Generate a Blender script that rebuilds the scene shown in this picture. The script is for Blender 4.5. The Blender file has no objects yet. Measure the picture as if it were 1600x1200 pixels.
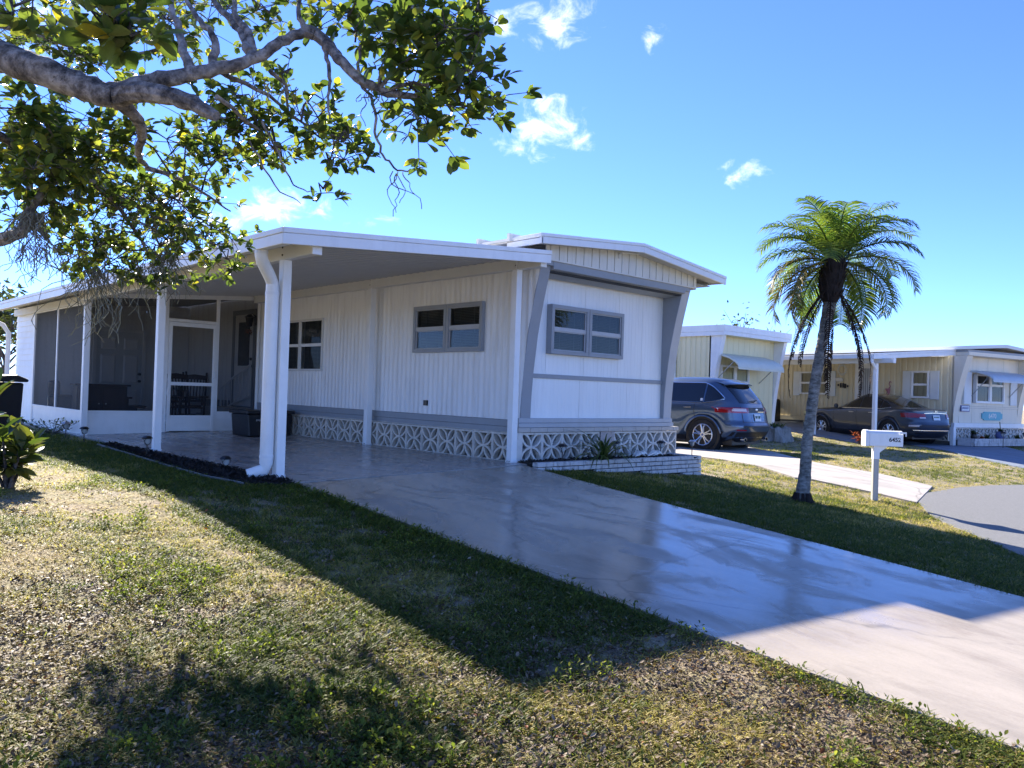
import bpy, bmesh, math, random
import numpy as np
from mathutils import Vector, Matrix, Euler, noise
R = math.radians
random.seed(7); rng = np.random.default_rng(7)
sc = bpy.context.scene
col = sc.collection

# ------------------------------------------------------------------ camera
CAM = Vector((-7.56672831, -7.86575426, 0.94262539))
FPX = 1260.0                       # focal length in pixels of a 1600 px wide frame
_yaw, _pit, _rol = R(46.69990896), R(0.6004889), R(1.86627375)
_f = Vector((math.cos(_yaw)*math.cos(_pit), math.sin(_yaw)*math.cos(_pit), math.sin(_pit)))
_r = _f.cross(Vector((0, 0, 1))).normalized(); _u = _r.cross(_f)
_r2 = _r*math.cos(_rol) + _u*math.sin(_rol); _u2 = -_r*math.sin(_rol) + _u*math.cos(_rol)
cd = bpy.data.cameras.new('camera'); cam = bpy.data.objects.new('camera', cd); col.objects.link(cam)
cam.matrix_world = Matrix((( _r2.x, _u2.x, -_f.x, CAM.x), (_r2.y, _u2.y, -_f.y, CAM.y), (_r2.z, _u2.z, -_f.z, CAM.z), (0, 0, 0, 1)))
cd.sensor_fit = 'HORIZONTAL'; cd.sensor_width = 36.0; cd.lens = 36.0*FPX/1600
cd.clip_start = 0.05; cd.clip_end = 3000
sc.camera = cam

def px_ray(u, v):
    return _r2*((u-800)/FPX) + _u2*((600-v)/FPX) + _f
def at(u, v, d):                   # a point of the place from where it is seen and how far off it is
    return CAM + px_ray(u, v)*d
def seen(P):
    c = Vector(P) - CAM
    w = c.dot(_f)
    return 800 + FPX*c.dot(_r2)/w if w > .05 else 1e6, 600 - FPX*c.dot(_u2)/w if w > .05 else 1e6, w

# ------------------------------------------------------------------ light, sky, exposure
SUN = Vector((0.345, 1.55, 1.0)).normalized()
SUN_EL = math.asin(SUN.z); SUN_AZ = math.atan2(SUN.x, SUN.y)
sl = bpy.data.lights.new('sun', 'SUN'); sl.energy = 5.0; sl.angle = R(0.55); sl.color = (1.0, 0.93, 0.82)
so = bpy.data.objects.new('sun', sl); col.objects.link(so)
so.rotation_euler = (-SUN).to_track_quat('-Z', 'Y').to_euler(); so.location = (0, 0, 30)
sc.view_settings.view_transform = 'Standard'; sc.view_settings.look = 'None'
sc.view_settings.exposure = 1.6; sc.view_settings.gamma = 1.0
try: sc.view_settings.use_curve_mapping = False
except Exception: pass

world = bpy.data.worlds.new('World'); sc.world = world; world.use_nodes = True
wt = world.node_tree; wt.nodes.clear()
wo = wt.nodes.new('ShaderNodeOutputWorld'); wb = wt.nodes.new('ShaderNodeBackground')
sky = wt.nodes.new('ShaderNodeTexSky'); sky.sky_type = 'NISHITA'; sky.sun_disc = False
sky.sun_elevation = SUN_EL; sky.sun_rotation = SUN_AZ
sky.air_density = 0.8; sky.dust_density = 0.0; sky.ozone_density = 6.0; sky.altitude = 1500
wb.inputs['Strength'].default_value = 0.142
wt.links.new(wb.outputs[0], wo.inputs[0])
# small fair-weather clouds, each around its own direction in the sky
geo = wt.nodes.new('ShaderNodeTexCoord')
def wmath(op, a, b=None, c=None):
    n = wt.nodes.new('ShaderNodeMath'); n.operation = op
    for i, v in enumerate((a, b, c)):
        if v is None: continue
        if hasattr(v, 'links'): wt.links.new(v, n.inputs[i])
        else: n.inputs[i].default_value = v
    return n.outputs[0]
def wdot(v):
    n = wt.nodes.new('ShaderNodeVectorMath'); n.operation = 'DOT_PRODUCT'
    wt.links.new(geo.outputs['Generated'], n.inputs[0]); n.inputs[1].default_value = v
    return n.outputs['Value']
nz = wt.nodes.new('ShaderNodeTexNoise'); nz.inputs['Scale'].default_value = 24; nz.inputs['Detail'].default_value = 9
nz.inputs['Roughness'].default_value = 0.62; nz.inputs['Distortion'].default_value = 0.5
mp = wt.nodes.new('ShaderNodeMapping'); mp.inputs['Scale'].default_value = (1, 1, 1.5)
wt.links.new(geo.outputs['Generated'], mp.inputs[0]); wt.links.new(mp.outputs[0], nz.inputs['Vector'])
acc = None
CLOUDS = [((845, 200), 85, 52, 1.0), ((745, 218), 70, 30, .45), ((872, 25), 66, 52, .95), ((800, 18), 60, 40, .8), ((435, 325), 85, 34, 1.0),
          ((575, 347), 48, 20, .8), ((1158, 268), 38, 24, 1.0), ((1023, 60), 26, 20, .9), ((250, 295), 60, 36, .9), ((345, 345), 40, 30, .9), ((90, 50), 120, 70, .7),
          ((30, 240), 120, 40, .5), ((2300, 160), 190, 60, .9), ((2900, -100), 260, 80, .8), ((-900, 200), 260, 90, .8), ((300, -900), 300, 160, .7), ((1300, -700), 260, 120, .7)]
for (u, v), a, b, s in CLOUDS:
    c = px_ray(u, v); k = c.length; c = c.normalized()
    t = _r2 - c*c.dot(_r2); t.normalize(); w = c.cross(t)
    dx = wmath('MULTIPLY', wdot(t), FPX/k/a); dy = wmath('MULTIPLY', wdot(w), FPX/k/b)
    r2 = wmath('ADD', wmath('MULTIPLY', dx, dx), wmath('MULTIPLY', dy, dy))
    front = wmath('GREATER_THAN', wdot(c), 0.3)
    body = wmath('MULTIPLY', wmath('MULTIPLY', wmath('MAXIMUM', wmath('SUBTRACT', 1.0, wmath('MULTIPLY', r2, .6)), 0), front), s)
    acc = body if acc is None else wmath('MAXIMUM', acc, body)
wsp = wmath('SUBTRACT', wmath('ADD', wmath('MULTIPLY', acc, .52), wmath('MULTIPLY', nz.outputs['Fac'], 1.35)), 0.97)
cl = wt.nodes.new('ShaderNodeMapRange'); cl.interpolation_type = 'SMOOTHSTEP'
cl.inputs['From Min'].default_value = 0.0; cl.inputs['From Max'].default_value = 0.50
wt.links.new(wsp, cl.inputs['Value'])
fac = wmath('MULTIPLY', cl.outputs[0], wmath('GREATER_THAN', acc, 0.001))
mx = wt.nodes.new('ShaderNodeMixRGB'); wt.links.new(wmath('MULTIPLY', fac, .82), mx.inputs[0])
tint = wt.nodes.new('ShaderNodeMixRGB'); tint.blend_type = 'MULTIPLY'; tint.inputs[0].default_value = 1; tint.inputs[2].default_value = (.57, .62, .86, 1)
wt.links.new(sky.outputs[0], tint.inputs[1]); wt.links.new(tint.outputs[0], mx.inputs[1]); mx.inputs[2].default_value = (5.2, 5.3, 5.5, 1)
wt.links.new(mx.outputs[0], wb.inputs['Color'])

# ------------------------------------------------------------------ materials
def new_mat(name):
    m = bpy.data.materials.new(name); m.use_nodes = True
    return m, m.node_tree, m.node_tree.nodes['Principled BSDF']
def noise_node(nt, scale, detail=6, rough=.6, coord='Object', stretch=None, dist=0):
    tc = nt.nodes.new('ShaderNodeTexCoord'); n = nt.nodes.new('ShaderNodeTexNoise')
    n.inputs['Scale'].default_value = scale; n.inputs['Detail'].default_value = detail; n.inputs['Roughness'].default_value = rough
    n.inputs['Distortion'].default_value = dist
    if coord == 'World':
        src_ = nt.nodes.new('ShaderNodeNewGeometry').outputs['Position']
    else: src_ = tc.outputs[coord]
    if stretch:
        mpn = nt.nodes.new('ShaderNodeMapping'); mpn.inputs['Scale'].default_value = stretch
        nt.links.new(src_, mpn.inputs[0]); nt.links.new(mpn.outputs[0], n.inputs['Vector'])
    else: nt.links.new(src_, n.inputs['Vector'])
    return n.outputs['Fac']
def ramp(nt, fac, stops):
    r = nt.nodes.new('ShaderNodeValToRGB'); el = r.color_ramp.elements
    while len(el) < len(stops): el.new(0.5)
    for e, (p, c) in zip(el, stops):
        e.position = p; e.color = (*c, 1) if len(c) == 3 else c
    nt.links.new(fac, r.inputs[0]); return r.outputs['Color']
def mixc(nt, fac, a, b, mode='MIX'):
    n = nt.nodes.new('ShaderNodeMixRGB'); n.blend_type = mode
    for i, v in enumerate((fac, a, b)):
        if hasattr(v, 'links'): nt.links.new(v, n.inputs[i])
        else: n.inputs[i].default_value = v if i == 0 else ((*v, 1) if len(v) == 3 else v)
    return n.outputs[0]
def mrange(nt, fac, a, b, c=0, d=1):
    n = nt.nodes.new('ShaderNodeMapRange'); nt.links.new(fac, n.inputs['Value'])
    for k, v in zip(('From Min', 'From Max', 'To Min', 'To Max'), (a, b, c, d)): n.inputs[k].default_value = v
    return n.outputs[0]
def bump(nt, bs, h, strength=.3, dist=.01):
    b = nt.nodes.new('ShaderNodeBump'); b.inputs['Strength'].default_value = strength; b.inputs['Distance'].default_value = dist
    nt.links.new(h, b.inputs['Height']); nt.links.new(b.outputs[0], bs.inputs['Normal'])
def paint(name, c, rough=.5, var=.08, dirt=0.0, dirt_c=(.25, .22, .17), scale=3, metal=0, bmp=.05, streak=None, coat=0):
    m, nt, bs = new_mat(name)
    f = noise_node(nt, scale, 6, .65, coord='World', stretch=streak)
    lo = tuple(x*(1-var) for x in c); hi = tuple(min(.9, x*(1+var*.6)) for x in c)
    cc = ramp(nt, f, [(.3, lo), (.7, hi)])
    if dirt > 0:
        f2 = noise_node(nt, scale*2.3, 8, .7, coord='World', stretch=streak or (1, 1, .35))
        cc = mixc(nt, mrange(nt, f2, .50, .74, 0, dirt), cc, dirt_c)
    nt.links.new(cc, bs.inputs['Base Color']); bs.inputs['Metallic'].default_value = metal
    f3 = noise_node(nt, scale*6, 4, .6)
    nt.links.new(mrange(nt, f3, .3, .7, rough*.85, min(1, rough*1.15)), bs.inputs['Roughness'])
    if coat: bs.inputs['Coat Weight'].default_value = coat; bs.inputs['Coat Roughness'].default_value = .04
    if bmp: bump(nt, bs, noise_node(nt, scale*22, 4, .6), bmp, .004)
    return m
def car_paint(name, c, metal):
    m, nt, bs = new_mat(name); bs.inputs['Base Color'].default_value = (*c, 1); bs.inputs['Metallic'].default_value = metal; bs.inputs['Roughness'].default_value = .3
    bs.inputs['Coat Weight'].default_value = 1; bs.inputs['Coat Roughness'].default_value = .03
    return m
M = {}
M['white'] = paint('white_painted_metal', (.86, .855, .83), .42, .05, .12)
M['white_side'] = paint('white_fluted_siding', (.88, .87, .84), .45, .07, .30, streak=(1, 1, .12))
M['white_front'] = paint('white_wood_panel', (.89, .88, .845), .5, .05, .12, streak=(1, 1, .1))
M['cream'] = paint('cream_gable_siding', (.74, .71, .63), .55, .06, .15, streak=(1, 1, .15))
M['grey'] = paint('grey_trim_paint', (.305, .32, .335), .5, .08, .12)
M['greyl'] = paint('pale_grey_trim', (.45, .46, .47), .5, .07, .15)
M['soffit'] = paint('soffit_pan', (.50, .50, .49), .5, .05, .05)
M['beam'] = paint('cream_beam', (.68, .67, .63), .45, .05, .06)
M['block'] = paint('painted_block', (.66, .605, .52), .75, .14, .6, (.30, .27, .22), 7, bmp=.4)
M['blockw'] = paint('white_painted_block', (.72, .68, .61), .75, .12, .55, (.28, .25, .2), 7, bmp=.4)
M['cap'] = paint('buff_cap_brick', (.52, .475, .42), .8, .12, .25, bmp=.4, scale=6)
M['pier'] = paint('pinkish_brick', (.47, .405, .37), .85, .10, .2, bmp=.5, scale=7)
M['pbrick'] = paint('chipped_whitewashed_brick', (.58, .56, .54), .85, .16, .95, (.13, .12, .115), 6, bmp=.8)
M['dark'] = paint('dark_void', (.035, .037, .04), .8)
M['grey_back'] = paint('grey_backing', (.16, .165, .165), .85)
M['black'] = paint('black_plastic', (.012, .012, .014), .42, .1)
M['blackm'] = paint('black_metal', (.012, .012, .013), .35, .1, metal=.2)
M['wood_d'] = paint('dark_wood', (.055, .022, .014), .45, .3, streak=(6, 1, 1))
M['wood_g'] = paint('weathered_post_wood', (.45, .43, .39), .8, .2, .35, (.15, .13, .1), 8, bmp=.4, streak=(1, 1, .1))
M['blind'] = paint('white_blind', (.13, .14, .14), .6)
M['concw'] = paint('pale_concrete', (.50, .47, .43), .85, .1, .3, bmp=.3)
M['edging'] = paint('dark_edging', (.17, .16, .145), .9, .2)
M['mulch'] = paint('dark_mulch', (.022, .016, .013), .95, .4, scale=20, bmp=.8)
M['yellow'] = paint('yellow_siding', (.84, .75, .46), .55, .06, .15, streak=(1, 1, .1))
M['tan'] = paint('tan_siding', (.78, .68, .45), .55, .06, .12, streak=(1, 1, .1))
M['tanl'] = paint('pale_tan_panel', (.80, .72, .57), .55, .05, .12, streak=(1, 1, .1))
M['awn'] = paint('cream_awning', (.70, .70, .58), .5, .05, .15)
M['awnb'] = paint('blue_grey_awning', (.50, .57, .62), .45, .05, .1)
M['turq'] = paint('turquoise_board', (.10, .42, .50), .5, .08)
M['bluesign'] = paint('blue_board', (.10, .13, .30), .5, .08)
M['pink'] = paint('pink_paint', (.42, .16, .17), .5, .08)
M['chrome'] = paint('chrome', (.75, .76, .78), .12, .02, metal=1, bmp=0)
M['alloy'] = paint('alloy', (.62, .63, .65), .28, .03, metal=.9, bmp=0)
M['tyre'] = paint('tyre_rubber', (.014, .014, .015), .8, .1)
M['suv'] = car_paint('slate_metallic_paint', (.075, .12, .19), .55)
M['sedan'] = car_paint('dark_blue_grey_paint', (.042, .054, .078), .5)
M['tint'] = paint('tinted_glass', (.008, .010, .014), .05, .02, bmp=0, coat=.5)
M['red'] = paint('red_lens', (.28, .012, .016), .12, .05, bmp=0, coat=1)
M['lens'] = paint('clear_lens', (.62, .55, .56), .12, .05, bmp=0, coat=1)
M['plate'] = paint('licence_plate', (.68, .74, .76), .4, .03, bmp=0)
M['green_ink'] = paint('green_ink', (.03, .11, .07), .5, bmp=0)
M['ink'] = paint('black_ink', (.01, .01, .012), .5, bmp=0)
M['cream_gap'] = paint('gap_shadow_line', (.06, .06, .06), .8, bmp=0)
M['fibre'] = paint('dark_palm_fibre', (.022, .014, .011), .95, .5, scale=14, bmp=1)
M['stump'] = paint('grey_stump_bark', (.30, .28, .25), .9, .35, .5, (.08, .07, .06), 6, bmp=1, streak=(4, 4, .5))
M['galv'] = paint('galvanised', (.5, .5, .5), .35, .1, metal=.8)
M['lampglass'] = paint('lamp_glass', (.45, .47, .46), .15, bmp=0)
M['trim_w'] = paint('white_trim', (.80, .80, .79), .45, .03, .05)
M['shutter'] = paint('pale_shutter', (.72, .74, .72), .5, .04)

def glass_mat(name, tint=.82, ior=1.5):
    m, nt, bs = new_mat(name); nt.nodes.remove(bs)
    out = nt.nodes['Material Output']
    tr = nt.nodes.new('ShaderNodeBsdfTransparent'); tr.inputs[0].default_value = (tint*.93, tint*.98, tint, 1)
    gl = nt.nodes.new('ShaderNodeBsdfGlossy'); gl.inputs['Roughness'].default_value = .02
    fr = nt.nodes.new('ShaderNodeFresnel'); fr.inputs[0].default_value = ior
    w = nt.nodes.new('ShaderNodeBump'); w.inputs['Strength'].default_value = .12; w.inputs['Distance'].default_value = .02
    nt.links.new(noise_node(nt, 2.5, 1, .5), w.inputs['Height']); nt.links.new(w.outputs[0], gl.inputs['Normal'])
    mx = nt.nodes.new('ShaderNodeMixShader'); nt.links.new(fr.outputs[0], mx.inputs[0])
    nt.links.new(tr.outputs[0], mx.inputs[1]); nt.links.new(gl.outputs[0], mx.inputs[2]); nt.links.new(mx.outputs[0], out.inputs[0])
    return m
M['glass'] = glass_mat('window_glass')
M['cabin_glass'] = glass_mat('cabin_glass', .35)
def screen_mat():
    m, nt, bs = new_mat('insect_screen'); out = nt.nodes['Material Output']
    bs.inputs['Base Color'].default_value = (.010, .013, .017, 1); bs.inputs['Roughness'].default_value = .7
    tr = nt.nodes.new('ShaderNodeBsdfTransparent'); mx = nt.nodes.new('ShaderNodeMixShader'); mx.inputs[0].default_value = .60
    nt.links.new(tr.outputs[0], mx.inputs[1]); nt.links.new(bs.outputs[0], mx.inputs[2]); nt.links.new(mx.outputs[0], out.inputs[0])
    return m
M['screen'] = screen_mat()
def leaf_mat(name, stops, trans=.35, rough=.4, scale=None):
    m, nt, bs = new_mat(name); out = nt.nodes['Material Output']
    oi = nt.nodes.new('ShaderNodeObjectInfo'); gi = nt.nodes.new('ShaderNodeNewGeometry')
    a = nt.nodes.new('ShaderNodeMath'); a.operation = 'ADD'; nt.links.new(oi.outputs['Random'], a.inputs[0]); nt.links.new(gi.outputs['Random Per Island'], a.inputs[1])
    fr = nt.nodes.new('ShaderNodeMath'); fr.operation = 'FRACT'; nt.links.new(a.outputs[0], fr.inputs[0])
    c = ramp(nt, fr.outputs[0], stops)
    c = mixc(nt, .25, c, ramp(nt, noise_node(nt, scale or 14, 3), [(.3, (.25, .25, .25)), (.7, (1, 1, 1))]), 'MULTIPLY')
    nt.links.new(c, bs.inputs['Base Color']); bs.inputs['Roughness'].default_value = rough; bs.inputs['Specular IOR Level'].default_value = .5 if rough < .45 else .12
    tl = nt.nodes.new('ShaderNodeBsdfTranslucent')
    nt.links.new(mixc(nt, 1, c, (1.9, 2.0, 1.0), 'MULTIPLY'), tl.inputs[0])
    mx = nt.nodes.new('ShaderNodeMixShader'); mx.inputs[0].default_value = trans
    nt.links.new(bs.outputs[0], mx.inputs[1]); nt.links.new(tl.outputs[0], mx.inputs[2]); nt.links.new(mx.outputs[0], out.inputs[0])
    return m
M['leaf'] = leaf_mat('broad_leaf', [(0, (.045, .07, .02)), (.45, (.078, .115, .03)), (.8, (.14, .17, .04)), (.95, (.22, .23, .05)), (1, (.46, .36, .03))], .5, .30)
M['croton'] = leaf_mat('waxy_green_leaf', [(0, (.03, .055, .015)), (.6, (.06, .09, .02)), (1, (.13, .13, .03))], .35, .28)
M['frond'] = leaf_mat('palm_leaflet', [(0, (.05, .095, .024)), (.6, (.095, .15, .035)), (1, (.18, .21, .05))], .44, .30)
M['frond_y'] = leaf_mat('yellowing_palm_leaflet', [(0, (.08, .10, .025)), (.5, (.15, .14, .035)), (1, (.20, .13, .04))], .14, .5)
M['frond_d'] = leaf_mat('dead_palm_leaflet', [(0, (.020, .013, .011)), (.7, (.035, .024, .018)), (1, (.085, .06, .045))], .1, .8)
M['gr_green'] = leaf_mat('green_grass_blade', [(0, (.045, .075, .018)), (.5, (.10, .13, .028)), (1, (.21, .21, .05))], .45, .5)
M['gr_yel'] = leaf_mat('yellow_grass_blade', [(0, (.22, .21, .055)), (.5, (.40, .345, .105)), (1, (.56, .46, .19))], .42, .55)
M['gr_dry'] = leaf_mat('dry_grass_blade', [(0, (.30, .235, .13)), (.5, (.52, .41, .235)), (1, (.66, .55, .36))], .34, .7)
M['litter'] = leaf_mat('dead_leaf', [(0, (.05, .032, .02)), (.45, (.14, .098, .064)), (.8, (.24, .175, .12)), (.95, (.36, .29, .21)), (.97, (.20, .05, .018)), (1, (.40, .30, .03))], .15, .55)
M['plant'] = leaf_mat('strap_leaf', [(0, (.035, .065, .018)), (.6, (.07, .11, .03)), (1, (.20, .21, .06))], .3, .35)
M['redplant'] = leaf_mat('red_leaf', [(0, (.16, .03, .02)), (.5, (.34, .07, .03)), (1, (.48, .16, .10))], .3, .4)
M['whiteplant'] = leaf_mat('variegated_leaf', [(0, (.06, .10, .03)), (.35, (.20, .22, .09)), (.6, (.55, .55, .42)), (1, (.62, .62, .5))], .3, .4)
M['lime'] = leaf_mat('lime_weed_leaf', [(0, (.07, .10, .02)), (.6, (.13, .16, .03)), (1, (.22, .22, .05))], .5, .5)
M['moss'] = leaf_mat('spanish_moss', [(0, (.16, .15, .12)), (1, (.34, .33, .27))], .2, .9)
M['farleaf'] = leaf_mat('far_leaf', [(0, (.03, .045, .018)), (1, (.09, .10, .045))], .3, .6)
def bark_mat(name, a, b, c, scale=9, st=(1, 1, 1)):
    m, nt, bs = new_mat(name)
    f = noise_node(nt, scale, 10, .7, stretch=st); f2 = noise_node(nt, scale*.45, 4, .6)
    cc = ramp(nt, f, [(.38, a), (.50, b), (.62, c)])
    cc = mixc(nt, mrange(nt, f2, .5, .68, 0, .6), cc, tuple(min(1, x*1.35) for x in c))
    cc = mixc(nt, mrange(nt, noise_node(nt, scale*.8, 6, .75, dist=1.5, stretch=st), .60, .66, 0, .8), cc, tuple(x*.6 for x in a))
    nt.links.new(cc, bs.inputs['Base Color']); bs.inputs['Roughness'].default_value = .9
    bump(nt, bs, f, .9, .03); return m
M['bark'] = bark_mat('tree_bark', (.045, .038, .034), (.17, .145, .128), (.40, .355, .32), 15)
M['palmbark'] = bark_mat('palm_bark', (.075, .07, .06), (.18, .175, .155), (.32, .31, .28), 16, (.6, .6, 1.6))
M['twig'] = bark_mat('twig_bark', (.03, .024, .02), (.08, .065, .055), (.17, .14, .12), 20)

def soil_mat():
    m, nt, bs = new_mat('dry_lawn_soil')
    big = noise_node(nt, .55, 5, .6); mid = noise_node(nt, 4.5, 8, .7); fine = noise_node(nt, 38, 6, .75)
    soil = ramp(nt, fine, [(.25, (.10, .072, .052)), (.5, (.36, .275, .20)), (.72, (.64, .53, .42))])
    thatch = ramp(nt, fine, [(.25, (.21, .17, .085)), (.5, (.46, .38, .20)), (.75, (.66, .57, .36))])
    green = ramp(nt, fine, [(.25, (.05, .055, .02)), (.5, (.13, .135, .045)), (.75, (.25, .23, .09))])
    c = mixc(nt, mrange(nt, mid, .42, .58), soil, thatch)
    c = mixc(nt, mrange(nt, mid, .55, .66, 0, .8), c, green)
    c = mixc(nt, mrange(nt, big, .40, .62, 0, .55), c, green)
    nt.links.new(c, bs.inputs['Base Color']); bs.inputs['Roughness'].default_value = .95
    bump(nt, bs, fine, 1.0, .03); return m
M['soil'] = soil_mat()
def concrete_mat(name, base, wet):
    m, nt, bs = new_mat(name)
    big = noise_node(nt, .7, 6, .6, dist=.6); mid = noise_node(nt, 3.2, 8, .68, stretch=(1, .35, 1)); fine = noise_node(nt, 60, 5, .7)
    dry = ramp(nt, mid, [(.25, tuple(x*.66 for x in base)), (.5, base), (.75, tuple(min(1, x*1.2) for x in base))])
    stain = noise_node(nt, 1.6, 10, .75, dist=1.2, stretch=(1, .3, 1))
    dry = mixc(nt, mrange(nt, stain, .53, .68, 0, .42), dry, (.20, .145, .105))
    dry = mixc(nt, .25, dry, ramp(nt, fine, [(.3, (.55, .55, .55)), (.7, (1, 1, 1))]), 'MULTIPLY')
    # hairline cracks
    tc = nt.nodes.new('ShaderNodeTexCoord'); vo = nt.nodes.new('ShaderNodeTexVoronoi'); vo.feature = 'DISTANCE_TO_EDGE'; vo.inputs['Scale'].default_value = .38
    wv = nt.nodes.new('ShaderNodeMixRGB'); wv.blend_type = 'ADD'; wv.inputs[0].default_value = .35
    nn = nt.nodes.new('ShaderNodeTexNoise'); nn.inputs['Scale'].default_value = 2.3; nn.inputs['Detail'].default_value = 6
    nt.links.new(tc.outputs['Object'], nn.inputs['Vector']); nt.links.new(tc.outputs['Object'], wv.inputs[1]); nt.links.new(nn.outputs['Color'], wv.inputs[2])
    nt.links.new(wv.outputs[0], vo.inputs['Vector'])
    crack = mrange(nt, vo.outputs['Distance'], .0, .010, 1, 0)
    crack = wet_mul(nt, crack, mrange(nt, big, .36, .46))
    dry = mixc(nt, wet_mul(nt, crack, .5), dry, (.06, .055, .05))
    if wet is not None:
        # hosed-down: a film of water that has dried towards the street, patchy at its rim
        sp = nt.nodes.new('ShaderNodeSeparateXYZ'); nt.links.new(tc.outputs['Object'], sp.inputs[0])
        rim = nt.nodes.new('ShaderNodeMath'); rim.operation = 'ADD'; nt.links.new(sp.outputs['Y'], rim.inputs[0])
        nt.links.new(wet_mul(nt, wet_sub(nt, mid, .5), 1.3), rim.inputs[1])
        sx = wet_mul(nt, sp.outputs['X'], .22)
        rim2 = nt.nodes.new('ShaderNodeMath'); rim2.operation = 'ADD'; nt.links.new(rim.outputs[0], rim2.inputs[0]); nt.links.new(sx, rim2.inputs[1])
        w = mrange(nt, rim2.outputs[0], wet-.35, wet+.35)
        w2 = wet_mul(nt, w, mrange(nt, noise_node(nt, 1.3, 9, .68, dist=1.2, stretch=(1, .5, 1)), *((.38, .54, .2, 1) if wet > -50 else (.25, .7, .3, .9))))
        c = mixc(nt, wet_mul(nt, w2, .50), dry, mixc(nt, 1, dry, (.66, .64, .62), 'MULTIPLY'))
        nt.links.new(c, bs.inputs['Base Color'])
        rr = mixc(nt, w2, (.55, .55, .55), ramp(nt, noise_node(nt, 2.2, 7, .6, dist=.8, stretch=(1, .5, 1)), [(.36, (.03, .03, .03)), (.55, (.08, .08, .08)), (.70, (.27, .27, .27))]))
        nt.links.new(rr, bs.inputs['Roughness']); bs.inputs['IOR'].default_value = 1.42
        b = nt.nodes.new('ShaderNodeBump'); b.inputs['Strength'].default_value = .12; b.inputs['Distance'].default_value = .02
        hh = mixc(nt, .3, noise_node(nt, 5, 3, .5, stretch=(1, .5, 1)), fine); nt.links.new(hh, b.inputs['Height']); nt.links.new(b.outputs[0], bs.inputs['Normal'])
    else:
        nt.links.new(dry, bs.inputs['Base Color']); bs.inputs['Roughness'].default_value = .85; bump(nt, bs, fine, .3, .006)
    return m
def wet_mul(nt, a, b):
    n = nt.nodes.new('ShaderNodeMath'); n.operation = 'MULTIPLY'
    for i, v in enumerate((a, b)):
        if hasattr(v, 'links'): nt.links.new(v, n.inputs[i])
        else: n.inputs[i].default_value = v
    return n.outputs[0]
def wet_sub(nt, a, b):
    n = nt.nodes.new('ShaderNodeMath'); n.operation = 'SUBTRACT'; nt.links.new(a, n.inputs[0]); n.inputs[1].default_value = b
    return n.outputs[0]
M['drive'] = concrete_mat('wet_concrete', (.42, .36, .285), -6.15)
M['patio'] = concrete_mat('damp_patio_concrete', (.43, .40, .37), -99)
M['drive2'] = concrete_mat('dry_concrete', (.44, .40, .355), None)
M['drive3'] = concrete_mat('blue_grey_painted_concrete', (.20, .235, .29), None)
M['asphalt'] = paint('worn_asphalt', (.20, .197, .19), .9, .22, .4, (.10, .10, .10), 34, bmp=.8)

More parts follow.
